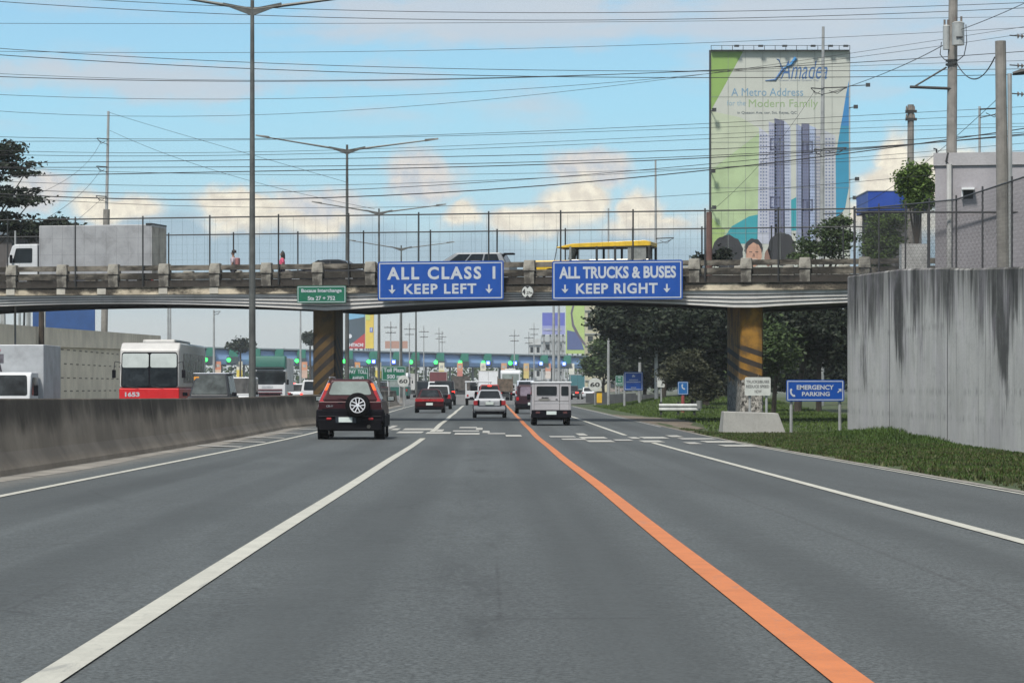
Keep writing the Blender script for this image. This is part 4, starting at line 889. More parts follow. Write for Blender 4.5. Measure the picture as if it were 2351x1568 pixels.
def busx(root, h, y, f):
    for a in (-.6, .45): MB().tube([(a, f+.02, 1.42), (a+.5, f-.03, 1.5)], .012, 4).build('wiper', M_dark, root)
    MB().box(.25, .85, f-.115, f-.10, 1.72, 1.9).build('route_board', mat('route_board', (.25, .26, .28)), root)
    MB().box(.15, 1.0, f-.09, f-.07, 1.50, 1.62).build('route_board', mat('route_board_dim', (.12, .12, .17)), root)
bus('white and red bus numbered 1653 coming towards the camera under the bridge', -14.3, 120, 2.55, 3.36, 11.5, paintm('bus_white', (.46, .46, .45)), P_redp, PI, number='1653', extras=busx)
S.objects  # the bus sits with its nose at Y = 120
def face_at(root, Y, L): root.location.y = Y+L/2; return root
for o in S.objects:
    if o.type == 'EMPTY' and o.name.startswith('bus') and o.get('label', '').startswith('white and red'): face_at(o, 120, 11.5)
o = car('van', 'dark van with an orange sticker on its windshield beside the red and white bus', 'van', X(476, 110), 110, 1.78, 4.4, 2.0, P_gunm, PI, zb=.32, belt=1.12, hood=.98, g=(.1, .25, -1.5, -.75), hwt=.62, gl=mat('glass_van', (.055, .065, .066), .2, 0, .5, 1.5, spec=.2), front=hl); face_at(o, 110, 4.4)
MB().box(-.72, .72, -2.0, .60, 1.985, 2.03).build('roof_panel', paintm('pale_roof', (.34, .37, .42), .3), o, .02)
MB().box(.46, .66, 2.2-1.36, 2.2-1.34, 1.74, 1.88).build('sticker', mat('orange_sticker', (.75, .30, .03)), o, 0)
MB().tube([(.5, 2.2-.93, 1.13), (-.1, 2.2-.97, 1.16), (-.62, 2.2-.95, 1.14)], .014, 4).build('wiper', M_blkplastic, o)
o = car('van', 'small white van seen between the dark van and the nearest lamp post', 'van', X(548, 152), 152, 1.65, 4.0, 2.0, P_wht, PI, zb=.3, belt=1.05, hood=1.0, g=(.05, .15, -.75, -.25), hwt=.74, front=hl); face_at(o, 152, 4.0)
def trk(root, h, y, f):
    MB().box(-.9, .9, f-.30, f-.285, 1.58, 1.68).build('sun_strip', mat('sun_strip', (.25, .27, .38)), root)
    ob = MB(); ob.cyl((.25, y+3.99+.02, 2.72), (.25, y+3.99+.035, 2.72), .13, n=20); ob.build('logo_mark', mat('red_mark', (.42, .03, .04)), root); root.children[-1].scale = (1, 1, .8); root.children[-1].location.z = .53
lo = lorry('box_truck', 'white box truck with a red mark on its cargo box beside the beige wall', 'truck', -17.15, 100, 2.05, 3.0, 6.0, mat('aluminium_box', (.36, .38, .40), .5, .2, .12, 1.5, dirt=.25), P_wht, PI, boxz=.75, cabH=2.0, cabL=1.9, boxW=2.4); face_at(lo, 100, 6.0)
fy = 3.0-2.0
MB().prism_y([(-.02+.17*math.cos(a*PI/9)+.55, 2.80+.10*math.sin(a*PI/9)) for a in range(18)][::1], fy+.005, fy+.02).build('logo_mark', mat('red_mark', (.42, .03, .04)), lo)
MB().box(.25, .82, fy+.004, fy+.015, 2.34, 2.66).build('picture_panel', mat('dark_print', (.08, .075, .09), .5, 0, .5, 3), lo)
MB().tube([(.55, fy+.01, 2.38), (.40, fy+.01, 2.25), (.33, fy+.01, 2.02)], [.09, .05, .03], 5).build('picture_shape', mat('dark_print2', (.03, .025, .04)), lo)
def isz(root, h, y, f):
    MB().prism_x([(f-1.8, 2.75), (f-1.8, 3.75), (f-.5, 3.75), (f-.2, 3.0), (f-.2, 2.75)], -h, h).build('air_deflector', P_greenp, root, .1, True, 3)
    MB().patch(((h, f-.2, 2.8), (-h, f-.2, 2.8), (-h, f-.5, 3.7), (h, f-.5, 3.7)), .05, .95, .0, .42, .02, .05, lift=.02).build('visor_panel', M_glassmid, root)
    text_mb('ISUZU', .75, .16, .55, 1.42, f+.03, bold=.04, flip=True).build('lettering', M_letter, root)
    for zz in (.75, .98, 1.2): MB().box(-h*.8, h*.8, f+.0, f+.045, zz, zz+.1).build('grille_bar', mat('wine_bar', (.08, .02, .03)), root)
lo = lorry('lorry', 'green and white lorry reading ISUZU facing the camera behind the lamp post', 'truck', X(619, 208), 208, 2.3, 3.6, 9.0, M_whitedirty, P_wht, PI, boxz=1.1, cabH=2.8, cabL=1.9, extras=isz); face_at(lo, 208, 9.0)
MB().box(-1.15, 1.15, 4.5-.26, 4.5-.05, 1.62, 2.62).build('windshield', M_glassmid, lo, .05)
o = car('sedan', 'white sedan with red tail light in the queue left of the lorry', 'car', X(682, 250), 250, 1.75, 4.4, 1.75, P_wht, 0, belt=1.0, g=(.4, .8, -1.6, -.9), rear=(('tail_light', M_brake, .8, .97, .75, .95), ('tail_light', M_red, .03, .2, .75, .95)))
MB().box(-.45, -.2, -2.2+.8, -2.2+.85, 1.7, 1.8).build('brake_light', M_brake, o)
car('sport_utility_vehicle', 'white sport utility vehicle with dark rear glass left of the brown striped pier', 'car', X(718, 205), 205, 1.9, 4.6, 1.95, P_wht, 0, zb=.4, belt=1.15, g=(.05, .2, -1.5, -.9), hwt=.72, r=.36, rear=(('tail_light', M_brake, .02, .12, .85, 1.0), ('tail_light', M_red, .88, .98, .85, 1.0)))
# the queue beyond the barrier
bus('pale green and white bus in the toll queue beyond the barrier', X(913, 335), 335, 2.5, 3.1, 11, P_wht, P_greenp, 0)
car('sedan', 'dark red car in the toll queue beyond the barrier', 'car', X(877, 260), 260, 1.7, 4.2, 1.45, P_wine, 0, rear=tl(.6, .8))
lorry('lorry', 'white covered lorry in the toll queue left of the toll booths', 'truck', X(940, 400), 400, 2.4, 3.3, 8, M_whitedirty, P_wht)
lorry('lorry', 'maroon covered lorry at the toll plaza', 'truck', X(1006, 400), 400, 2.5, 3.6, 8, mat('maroon_tarp', (.12, .03, .035), .8), P_wine, 0)
lorry('lorry', 'white lorry with dark open rear at the toll plaza', 'truck', X(1058, 380), 380, 2.3, 3.2, 8, mat('dark_load', (.07, .062, .055), .9, 0, .5, 2), P_wht, 0, open_=True)
def jp(root, h, y, f):
    for sx in (-1, 1): MB().cyl((sx*.5-.15, y+.12, 1.0), (sx*.5-.15, y+.13, 1.0), .01).build('bolt', M_dark, root)
def jeep(label, x, Y, W, H, L, m):
    root = empty('utility_jeep', (x, Y+L/2, zr(Y)), 0, label, 'jeep'); h = W/2; y = -L/2
    MB().box(-h, h, y, L/2-1.1, .55, 1.15).build('body', m, root, .03); MB().box(-h*.8, h*.8, L/2-1.1, L/2, .55, 1.1).build('hood', m, root, .05)
    MB().box(-h-.04, h+.04, y-.05, L/2-1.3, H-.12, H).build('roof', m, root, .04)
    for sx in (-1, 1):
        for yy in (y, y+1.3, L/2-1.5): MB().box(sx*(h-.05)-.05, sx*(h-.05)+.05, yy, yy+.12, 1.15, H-.12).build('pillar', m, root)
        wheel(root, sx*(h-.12), y+.8, .36, .22); wheel(root, sx*(h-.12), L/2-.7, .36, .22)
        MB().box(sx*h*.82-.07, sx*h*.82+.07, y-.03, y, .7, .85).build('tail_light', M_red, root)
    MB().box(-.05, .05, y-.01, y+.05, 1.15, H-.12).build('pillar', m, root); MB().box(-h*.6, h*.6, y+1.2, y+1.3, .9, 1.5).build('seat', M_dark, root)
    MB().box(-.3, .05, y-.22, y-.02, .55, 1.0).build('spare_wheel', M_black, root, .08); MB().box(-h, h, y-.1, y, .42, .56).build('bumper', M_blkplastic, root)
    return root
jeep('open white utility jeep partly hidden behind the silver sedan', X(1098, 224), 224, 2.05, 1.92, 4.0, P_wht)
lorry('box_truck', 'white box truck with framed rear doors ahead in the middle lane', 'truck', X(1121, 335), 335, 2.35, 3.35, 7, M_white, P_wht, 0)
lorry('dump_truck', 'brown dump truck with an open load right of the middle lane', 'truck', X(1160, 300), 300, 1.6, 2.55, 6, mat('brown_load', (.10, .075, .055), .9, 0, .5, 3), P_wht, 0, open_=True, boxz=.95)
bus('white bus queueing right of the box truck at the toll plaza', X(1172, 372), 372, 2.6, 3.65, 11, P_wht, P_wht, 0)
lorry('box_truck', 'teal covered truck on the far right exit lane', 'truck', X(1326, 420), 420, 2.2, 3.3, 7, P_teal, P_teal, 0)
car('sedan', 'white sedan parked beyond the low dark wall under the 60 sign', 'car', X(1351, 330), 330, 1.5, 4.2, 1.42, P_wht, 0, z=-.02, rear=tl(.7, .8, .1))
car('sedan', 'dark car with a red tail light near the teal truck', 'car', X(1315, 330), 330, 1.6, 4.2, 1.6, P_gunm, 0, rear=(('tail_light', M_brake, .7, .9, .7, .85),))
car('van', 'grey van queueing below the toll canopy right of the white bus', 'van', X(1225, 440), 440, 1.8, 4.5, 2.1, P_silver, 0, belt=1.1, g=(.05, .2, -1, -.3), rear=tl(.8, 1.0))
car('sedan', 'grey car at the toll booths left of the middle lane', 'car', X(1083, 480), 480, 1.7, 4.3, 1.5, P_gunm, 0, rear=tl(.6, .8))
# ------------------------------------------------ traffic and people on the bridge
DZ = 5.95
def on_bridge(o, s, d, flip=False, dz=0.0): o.location = B_w(s, d, DZ+dz); o.rotation_euler.z = BR+(PI/2 if flip else -PI/2); return o
o = lorry('box_truck', 'white truck with a long grey cargo box driving left over the bridge', 'truck', 0, 0, 1.85, 2.86, 6.9, mat('grey_box', (.30, .31, .325), .55, .1, .1, 1.0, dirt=.3), P_wht, 0, boxz=.6, cabH=2.05, cabL=1.5, boxW=2.0, wr=.34)
s0, s1_ = B_s(40, 4.2), B_s(378, 4.2); on_bridge(o, (s0+s1_)/2-.0, 3.6, True, -.12)
mb = MB(); mb.box(1.0, 1.03, -2.6, -2.58, .55, 2.2)
MB().box(-1.03, 1.03, -3.47, -3.2, 2.84, 2.92).build('roof_lip', M_dark, o)
o = car('multi_purpose_vehicle', 'silver people carrier with dark windows on the bridge above the ALL CLASS 1 sign', 'car', 0, 0, 1.75, 3.9, 1.42, mat('paint_mpv', (.22, .235, .25), .4, .3, .06), 0, belt=.86, g=(.12, .45, -1.5, -.55), hwt=.70, wins=3, roof_bev=.05)
on_bridge(o, B_s(1090, 5), 4.0, True, -.05)
MB().box(-.2, .2, -2.0, -1.55, 1.34, 1.42).build('spoiler', M_blkplastic, o, .03)
o = car('sedan', 'black car, only its rounded roof showing over the bridge parapet', 'car', 0, 0, 1.7, 4.2, 1.22, P_navy, 0, belt=.75, g=(.6, 1.3, -1.9, -1.0), hwt=.62, roof_bev=.2)
on_bridge(o, B_s(755, 4), 3.8, True, -.08)
def jeepney():
    L, W, H = 5.0, 1.7, 1.66; root = empty('jeepney', (0, 0, 0), 0, 'jeepney with a yellow roof on the bridge above the trucks and buses sign', 'jeepney'); y, f = -L/2, L/2; h = W/2
    yel = mat('paint_yellow', (.62, .40, .02), .4, 0, .12, 3, coat=.3); met = mat('jeepney_steel', (.32, .31, .28), .35, .6, .2, 4)
    MB().prism_x([(y, H-.10), (y, H+.08), (y+.25, H+.13), (f-1.6, H+.02), (f-.9, H-.12), (f-.9, H-.16)], -h-.05, h+.05).build('roof', yel, root, .03, True)
    MB().box(-h-.04, h+.04, y, f-1.0, H-.16, H-.12).build('roof_edge', M_dark, root)
    MB().box(-h, h, y, f-1.5, .45, 1.0).build('body', met, root, .03); MB().box(-h*.75, h*.75, f-1.5, f+.25, .45, .98).build('hood', yel, root, .06)
    for yy in (y+.02, y+.75, y+1.5, y+2.3, f-1.55):
        for sx in (-1, 1): MB().box(sx*h-.05, sx*h+.05, yy, yy+.09, 1.0, H-.1).build('pillar', M_dark if yy < f-2 else met, root)
    for sx in (-1, 1): MB().box(sx*(h-.01)-.02, sx*(h-.01)+.02, y+.2, y+1.0, .98, H-.12).build('side_panel', met, root)
    MB().patch(((h-.06, f-1.42, 1.0), (-h+.06, f-1.42, 1.0), (-h+.06, f-1.5, H-.15), (h-.06, f-1.5, H-.15)), 0, 1, 0, 1, .02).build('windshield', M_glassmid, root)
    for sx in (-1, 1):
        for yy in (y+.9, f-.6): wheel(root, sx*(h-.12), yy, .32, .2)
    MB().tube([(.7, f-.5, 1.0), (.75, f-.62, 1.7), (.7, f-.66, 2.3)], .018, 4).build('antenna', M_dark, root)
    for (yy, xx) in ((y+1.3, .3), (y+1.9, -.3), (y+2.6, .3)): pass
    on_bridge(root, (B_s(1240, 4)+B_s(1537, 4))/2-.25, 3.5, True, .0)
jeepney()
def person(label, s, d, facing, shirt, bottom, hair_long=False, height=1.62, bag=None, skin=(.20, .11, .07)):
    root = empty('person', B_w(s, d, 6.02), BR+facing, label, 'person'); k = height/1.7
    J = [((0, 0, .95), .13), ((0, 0, 1.1), .12), ((0, .01, 1.25), .14), ((0, .01, 1.38), .15), ((0, .0, 1.46), .06), ((0, .015, 1.53), .055), ((0, .02, 1.60), .09), ((0, .02, 1.68), .085),
         ((.17, 0, 1.38), .055), ((.22, .03, 1.14), .042), ((.20, .16, .95), .032), ((.20, .2, .87), .035), ((-.17, 0, 1.38), .055), ((-.22, -.03, 1.14), .042), ((-.23, .06, .92), .032), ((-.23, .09, .84), .035),
         ((.09, 0, .88), .095), ((.10, .09, .50), .065), ((.10, .12, .10), .042), ((.10, .24, .05), .035), ((-.09, 0, .88), .095), ((-.10, -.02, .50), .065), ((-.10, -.17, .12), .042), ((-.10, -.07, .05), .035)]
    E = [(0, 1), (1, 2), (2, 3), (3, 4), (4, 5), (5, 6), (6, 7), (3, 8), (8, 9), (9, 10), (10, 11), (3, 12), (12, 13), (13, 14), (14, 15), (0, 16), (16, 17), (17, 18), (18, 19), (0, 20), (20, 21), (21, 22), (22, 23)]
    def skin_mesh(nm, idx, m, grow=0.0, top=None):
        me = bpy.data.meshes.new(nm); mp = {j: i for i, j in enumerate(idx)}
        me.from_pydata([tuple(q*k for q in J[j][0]) for j in idx], [(mp[a], mp[b_]) for a, b_ in E if a in mp and b_ in mp], []); me.materials.append(m)
        o = bpy.data.objects.new(nm, me); COL.objects.link(o); o.parent = root
        mo = o.modifiers.new('skin', 'SKIN'); mo.use_smooth_shade = True
        for i, j in enumerate(idx): me.skin_vertices[0].data[i].radius = ((J[j][1]+grow)*k,)*2; me.skin_vertices[0].data[i].use_root = (i == 0)
        q = o.modifiers.new('sub', 'SUBSURF'); q.levels = q.render_levels = 1
        return o
    skin_mesh('body', list(range(24)), mat('skin', skin, .6, 0, .1, 8))
    skin_mesh('shirt', [0, 1, 2, 3, 8, 9, 12, 13], shirt, .022)
    skin_mesh('trousers' , [0, 16, 17, 18, 20, 21, 22], bottom, .02)
    hm = mat('hair', (.012, .010, .009), .6); mb = MB()
    rings = 7; vs = []
    for i in range(rings):
        a = i/(rings-1); zz = 1.80-.16*a if not hair_long else 1.80-.42*a; rr = .115*math.sqrt(max(.02, 1-(1-min(1, a*1.8))**2))*(1 if not hair_long else 1-.25*max(0, a-.5))
        for j in range(10): q = 2*PI*j/10; vs.append((rr*.9*math.cos(q)*k, (rr*math.sin(q)-.02-(.03*a if hair_long else .01))*k, zz*k))
    mb.add(vs, [(i*10+j, i*10+(j+1) % 10, (i+1)*10+(j+1) % 10, (i+1)*10+j)[::-1] for i in range(rings-1) for j in range(10)]+[tuple(range(10)), tuple(range(60, 70))[::-1]])
    mb.build('hair', hm, root, smooth=True)
    fm = MB()
    for sx in (-1, 1): fm.box((sx*.03-.012)*k, (sx*.03+.012)*k, .098*k, .112*k, 1.635*k, 1.65*k)
    fm.build('eyes', hm, root); MB().box(-.012*k, .012*k, .10*k, .13*k, 1.59*k, 1.63*k).build('nose', mat('skin', skin), root, .004); MB().box(-.025*k, .025*k, .092*k, .108*k, 1.555*k, 1.567*k).build('mouth', mat('lips', (.14, .05, .04)), root)
    if bag: MB().box(-.15*k, .15*k, -.30*k, -.13*k, 1.05*k, 1.40*k).build('backpack', bag, root, .04, True)
person('person in a pale shirt with a reddish bag walking near the grey truck', B_s(536, 6.6), 6.6, PI/2, mat('shirt_pale', (.42, .36, .40)), mat('trousers_dark', (.03, .03, .04)), bag=mat('bag_red', (.28, .12, .12)))
person('person with long dark hair in a pink top standing on the bridge', B_s(648, 6.6), 6.6, PI/2+.3, mat('shirt_pink', (.60, .09, .17)), mat('trousers_navy', (.02, .02, .03)), hair_long=True, height=1.55)
# ------------------------------------------------ lamp posts
def lamp():
    root = empty('street_lamp', (0, 0, 0)); H = 12.5-.05; H = EYE+12.5
    MB().cyl((0, 0, 0), (0, 0, H+.05), .125, .062, 14).build('pole', M_pole, root, smooth=False)
    for sx in (-1, 1):
        zt = .78 if sx < 0 else .60
        p = lambda k: (sx*4.75*k, 0, H-.25+zt*k)
        MB().tube([p(0), p(.25), p(.5), p(.86)], [.06, .055, .045, .035], 6).build('arm', M_pole, root)
        mb = MB(); mb.prism_y([(0, H-.46), (sx*.95, H-.10), (sx*.95, H-.03), (0, H-.22)][::sx], -.05, .05); mb.build('bracket', M_pole, root)
        mb = MB(); a, b_ = Vector(p(.85)), Vector(p(1.0)); mb.hexa([a+Vector((0, -.12, -.04)), b_+Vector((0, -.10, -.02)), b_+Vector((0, .10, -.02)), a+Vector((0, .12, -.04)), a+Vector((0, -.1, .08)), b_+Vector((0, -.07, .05)), b_+Vector((0, .07, .05)), a+Vector((0, .1, .08))] if sx > 0 else
            [b_+Vector((0, -.10, -.02)), a+Vector((0, -.12, -.04)), a+Vector((0, .12, -.04)), b_+Vector((0, .10, -.02)), b_+Vector((0, -.07, .05)), a+Vector((0, -.1, .08)), a+Vector((0, .1, .08)), b_+Vector((0, .07, .05))]); mb.build('lamp_head', M_pole, root, .01)
    MB().cyl((0, 0, 0), (0, 0, .5), .19, .15, 12).build('base', M_poleconc, root)
    return root
names = ['tall grey double-armed lamp post nearest to the camera, left of the pier', 'second double-armed lamp post, just right of the striped left pier', 'third double-armed lamp post, through the Toll Plaza sign', 'fourth double-armed lamp post, its arms level with the bridge fence', 'fifth and farthest double-armed lamp post on the median']
L0 = lamp()
for i, Y in enumerate([92.1, 147.2, 200.1, 252.3, 305]):
    o = L0 if i == 0 else copy_tree(L0); o.location = (-7.6 if i != 1 else -7.25, Y, zr(Y)*.0+.0); tag(o, names[i], 'street lamp', 'double-armed lamp posts along the median')
L0.location.x = -7.62
# ------------------------------------------------ utility poles
M_ceram = mat('insulator', (.16, .13, .11), .4, 0, .2, 6)
def upole(name, label, px, ptop, Y, r0, r1, m, arms=(), base=None, cat='utility pole', pxb=None, group=None, sleeve=None):
    x = X(px, Y); g = zr(Y) if base is None else base; top = Z(ptop, Y)-g; dx = (X(pxb, Y)-x) if pxb else 0
    root = empty(name, (x+dx, Y, g), 0, label, cat, group)
    MB().cyl((0, 0, 0), (-dx, 0, top), r0, r1, 12).build('pole', m, root)
    at = lambda z: -dx*z/top
    for (pz, l, sx, kind) in arms:                     # crossarms: height as picture row, length, side
        z = Z(pz, Y)-g; a = at(z)
        if kind == 'x':
            MB().box(a-l/2 if sx == 0 else a, a+l/2 if sx == 0 else a+sx*l, -.16, -.06, z-.06, z+.06) .build('crossarm', M_dark, root) if sx >= 0 else MB().box(a-l, a, -.16, -.06, z-.06, z+.06).build('crossarm', M_dark, root)
            n = 3
            for k in range(n):
                q = a+(sx if sx else 1)*l*(.3+.33*k)-(l/2+.1 if sx == 0 else 0)
                MB().cyl((q, -.11, z+.06), (q, -.11, z+.24), .05, .03, 7).build('insulator', M_ceram, root)
        elif kind == 'b':                              # bracket with brace and cable hardware
            MB().tube([(a, -.1, z), (a+sx*l, -.1, z+.05)], .035, 5).build('crossarm', M_dark, root)
            MB().tube([(a, -.1, z-.35), (a+sx*l*.6, -.1, z-.22), (a+sx*l, -.1, z+.02)], .022, 5).build('brace', M_dark, root)
            MB().tube([(a+sx*l*.9, -.1, z-.03), (a+sx*l*.6, -.1, z-.33), (a+sx*l*.25, -.1, z-.15)], .018, 5).build('jumper_cable', M_dark, root)
    if sleeve: MB().cyl((0, 0, 0), (at(Z(sleeve, Y)-g), 0, Z(sleeve, Y)-g), r0*1.35, r0*1.3, 12).build('sleeve', M_poleconc, root)
    return root
upole('utility_pole', 'pale steel utility pole with three cable brackets behind the grey truck', 249, 256, 190, .17, .08, M_polesteel, [(320, .72, -1, 'b'), (384, .72, -1, 'b'), (452, .72, -1, 'b')], base=0, pxb=236, sleeve=481)
upole('utility_pole', 'grey utility pole standing in front of the tall billboard', 1890, 62, 165, .21, .08, M_polesteel, [(203, 1.4, 1, 'b'), (205, .7, -1, 'b'), (342, 1.4, 1, 'b'), (345, .5, -1, 'b'), (492, 1.2, 1, 'b')], base=0, pxb=1884)
upole('utility_pole', 'slim utility pole rising behind the yellow jeepney', 1505, 367, 190, .14, .06, M_polesteel, [(548, 1.2, 1, 'b')], base=0, pxb=1507)
upole('utility_pole', 'very thin pole left of the one behind the jeepney roof', 1397, 479, 210, .11, .06, M_polesteel, base=0)
upole('utility_pole', 'tall concrete pole carrying two transformer drums at the top right', 2189, -60, 92, .205, .14, M_poleconc, base=3.0, pxb=2180)
p = S.objects[-1]
tr = [o for o in S.objects if o.get('label', '').startswith('tall concrete pole carrying')][0]
px_m = F/92
def T(px, py, dy=0.0): return ((px-2180)/px_m, dy, Z(py, 92)-3.0)
for (pc, w_, dy, y0, y1) in ((2195, 27, -.42, 58, 108), (2172, 15, -.05, 62, 115)):
    c0, c1 = T(pc, y1, dy), T(pc, y0, dy); r_ = w_/2/px_m*1.05
    MB().cyl(c0, c1, r_, n=16).cyl(c1, (c1[0], c1[1], c1[2]+.05), r_*1.04, r_*.7, 16).build('transformer', mat('transformer_grey', (.33, .35, .35), .5, .1, .12, 2, dirt=.3), tr)
    for k in (-.5, .5): MB().cyl((c1[0]+k*r_, c1[1], c1[2]), (c1[0]+k*r_, c1[1], c1[2]+.22), .035, n=6).build('bushing', M_ceram, tr)
MB().box(T(2188, 90)[0], T(2203, 90)[0], -.42-.23, -.42-.20, T(0, 93)[2], T(0, 90)[2]).build('nameplate', M_ink, tr)
MB().tube([T(2088, 201, -.1), T(2186, 205, -.1)], .05, 5).build('crossarm', M_dark, tr); MB().tube([T(2100, 199, -.1), T(2172, 156, -.1)], .03, 5).build('brace', M_dark, tr)
for pts in ([(2158, 100), (2155, 128), (2165, 140), (2180, 142)], [(2214, 60), (2216, 100), (2210, 130), (2196, 142)]): MB().tube([T(a, b_, -.3) for a, b_ in pts], .015, 4).build('jumper_cable', M_dark, tr)
for q in (138, 147): MB().cyl(T(2185, q+4), T(2185, q), .20, n=12).build('clamp', M_dark, tr)
upole('utility_pole', 'thick weathered concrete pole in front of the flat-roofed grey building', 2297, 95, 74, .165, .14, M_poleconc, base=3.5, pxb=2304)
tp = [o for o in S.objects if o.get('label', '').startswith('thick weathered')][0]
MB().cyl((.17, -.05, 0), (.15, -.05, Z(170, 74)-3.5), .06, n=8).build('conduit', M_polesteel, tp)
MB().tube([(.2, -.2, Z(172, 74)-3.5), (.45, -.25, Z(168, 74)-3.5), (.62, -.3, Z(166, 74)-3.5)], [.05, .09, .04], 6).build('junction', M_dark, tp)
upole('utility_pole', 'short concrete pole rising out of the green bush on the right', 2091, 241, 125, .165, .14, M_poleconc, [(257, .5, 0, 'x'), (275, .5, 0, 'x')], base=0, pxb=2089)
upole('lamp_pole', 'thin grey pole with a short arm behind the flat-roofed building', 2249, 245, 118, .06, .05, M_polesteel, [(252, 1.0, 1, 'b')], base=0, cat='street lamp')
upole('utility_pole', 'brown rusty post standing by the left edge of the tall billboard', 1628, 487, 125, .15, .13, mat('rusty_post', (.11, .06, .05), .8, 0, .25, 2), base=5.95)
# far poles below the bridge
far = [(386, 700, 300, 'pair of thin poles left of the bus roof, left one'), (391, 690, 305, 'pair of thin poles left of the bus roof, right one'), (491, 712, 300, 'thin pole with a short arm above the toll canopy, left of the lamp post'), (690, 700, 350, 'thin pole just left of the brown striped pier'),
       (919, 690, 330, 'pole right of the third lamp post, above the toll canopy'), (897, 738, 480, 'pole with crossarms left of the Toll Plaza sign post'), (940, 742, 560, 'small pole in the distance between two lamp posts'), (973, 748, 620, 'small distant pole right of the fifth lamp post'),
       (1008, 752, 700, 'left one of two close small poles above the canopy middle'), (1015, 760, 720, 'right one of two close small poles above the canopy middle'), (1181, 757, 600, 'small pole above the canopy, left of the white scaffold'), (1214, 762, 650, 'small pole at the left edge of the white scaffold'), (1226, 742, 640, 'taller pole in front of the white scaffold'),
       (1271, 640, 260, 'pale pole in front of the purple billboard, left one'), (1283, 640, 265, 'pale pole in front of the purple billboard, right one'), (1469, 820, 200, 'short white pole between the square blue sign and the trees'), (745, 835, 255, 'thin silver pole right of the brown pier')]
for i, (px, py, Y, lb) in enumerate(far):
    arms = [(py+14, 2.2, 0, 'x'), (py+26, 1.8, 0, 'x')] if Y > 450 else ([(py+4, .7, 1, 'b')] if px == 491 else [])
    upole('utility_pole', lb, px, py, Y, .16, .09, M_polesteel, arms, base=0 if px != 1469 else .3, group='slim poles seen below the bridge')
# ------------------------------------------------ overhead wires
M_wire = mat('wire_black', (.016, .017, .02), .6, 0, .2, 1)
wires = [[(0, -14), (600, 16), (1175, 33), (1960, 18), (2351, 8)], [(0, 5), (600, 34), (1175, 50), (1960, 33), (2351, 20)], [(0, 54), (600, 57), (1175, 50), (1960, 47), (2351, 38)], [(0, 112), (600, 145), (1175, 161), (1960, 163), (2351, 159)], [(0, 127), (600, 159), (1175, 176), (1960, 177), (2351, 172)],
         [(0, 119), (300, 121), (1175, 113), (1960, 84), (2351, 64)], [(0, 170), (600, 185), (1175, 178), (1960, 152), (2351, 140)], [(0, 177), (600, 187), (1175, 180), (1960, 144), (2351, 119)], [(0, 218), (600, 228), (1175, 206), (1960, 133), (2351, 78)], [(0, 257), (600, 260), (1175, 229), (1960, 118), (2351, 64)],
         [(0, 315), (600, 318), (1175, 305), (1960, 266), (2351, 246)], [(0, 325), (600, 321), (1175, 309), (1960, 280), (2351, 262)], [(0, 347), (600, 346), (1175, 334), (1960, 292), (2351, 285)], [(0, 356), (600, 354), (1175, 341), (1960, 303), (2351, 292)], [(0, 375), (600, 368), (1175, 356), (1960, 329), (2351, 304)],
         [(0, 384), (600, 386), (1175, 370), (1960, 343), (2351, 310)], [(0, 404), (600, 400), (1175, 372), (1960, 349), (2351, 306)], [(0, 417), (600, 426), (1175, 414), (1960, 361), (2351, 330)], [(0, 434), (600, 442), (1175, 415), (1960, 345), (2351, 308)], [(0, 446), (600, 457), (1175, 433), (1960, 350), (2351, 296)],
         [(0, 452), (600, 478), (1175, 467), (1960, 420), (2351, 380)], [(0, 385), (600, 403), (1175, 397), (1960, 372), (2351, 345)]]
thick = {3: .019, 4: .020, 7: .02, 14: .02, 16: .024, 19: .027, 18: .019, 1: .018, 0: .016, 15: .02}
ordn = 'topmost second third fourth fifth sixth seventh eighth ninth tenth eleventh twelfth thirteenth fourteenth fifteenth sixteenth seventeenth eighteenth nineteenth twentieth twenty-first'.split()
order = sorted(range(len(wires)), key=lambda i: wires[i][1][1]); lowest = order[-1]
for i, w in enumerate(wires):
    Y = 96+((i*7) % 22); xs = [a for a, b_ in w]; ys_ = [b_ for a, b_ in w]
    co = np.polyfit(xs, ys_, 3); pts = [P(q, float(np.polyval(co, q)), Y+(q-1100)*.004) for q in range(-320, 2700, 120)]
    r = order.index(i); lb = 'lowest black wire of the bundle crossing the sky' if i == lowest else f'{ordn[r]} black wire counted down the nearest lamp post'
    tag(MB().tube(pts, thick.get(i, .013)*.68, 5).build('power_line', M_wire), lb, 'wire', 'overhead wires crossing the sky')
def wire(label, pts, Y0, Y1, r=.012):
    xs = [a for a, b_ in pts]; n = 24; t_ = np.linspace(0, 1, len(pts)); q = np.linspace(0, 1, n)
    cx = np.polyfit(t_, xs, min(2, len(pts)-1)); cy = np.polyfit(t_, [b_ for a, b_ in pts], min(2, len(pts)-1))
    tag(MB().tube([P(float(np.polyval(cx, k)), float(np.polyval(cy, k)), Y0+(Y1-Y0)*k) for k in q], r, 4).build('power_line', M_wire), label, 'wire')
wire('thin diagonal wire sloping from the top bracket of the left pole to the tree', [(232, 325), (170, 400), (60, 455)], 188, 150)
wire('thin diagonal wire sloping from the middle bracket of the left pole', [(232, 390), (180, 450), (110, 500)], 149, 120)
wire('thin diagonal wire sloping from the lowest bracket of the left pole', [(232, 458), (190, 495), (165, 515)], 149, 135)
wire('thin diagonal wire crossing the billboard picture from the pole brackets', [(1870, 210), (1760, 360), (1640, 480)], 164, 150)
wire('black wire rising from the billboard pole to the transformers', [(1900, 215), (2040, 165), (2165, 105)], 164, 93, .016)
wire('thin wires rising from the transformer pole to the right edge', [(2196, 72), (2280, 40), (2380, -5)], 92, 84)
wire('black slack cable hanging between the two thick concrete poles', [(2196, 145), (2240, 182), (2284, 132)], 92, 75, .02)
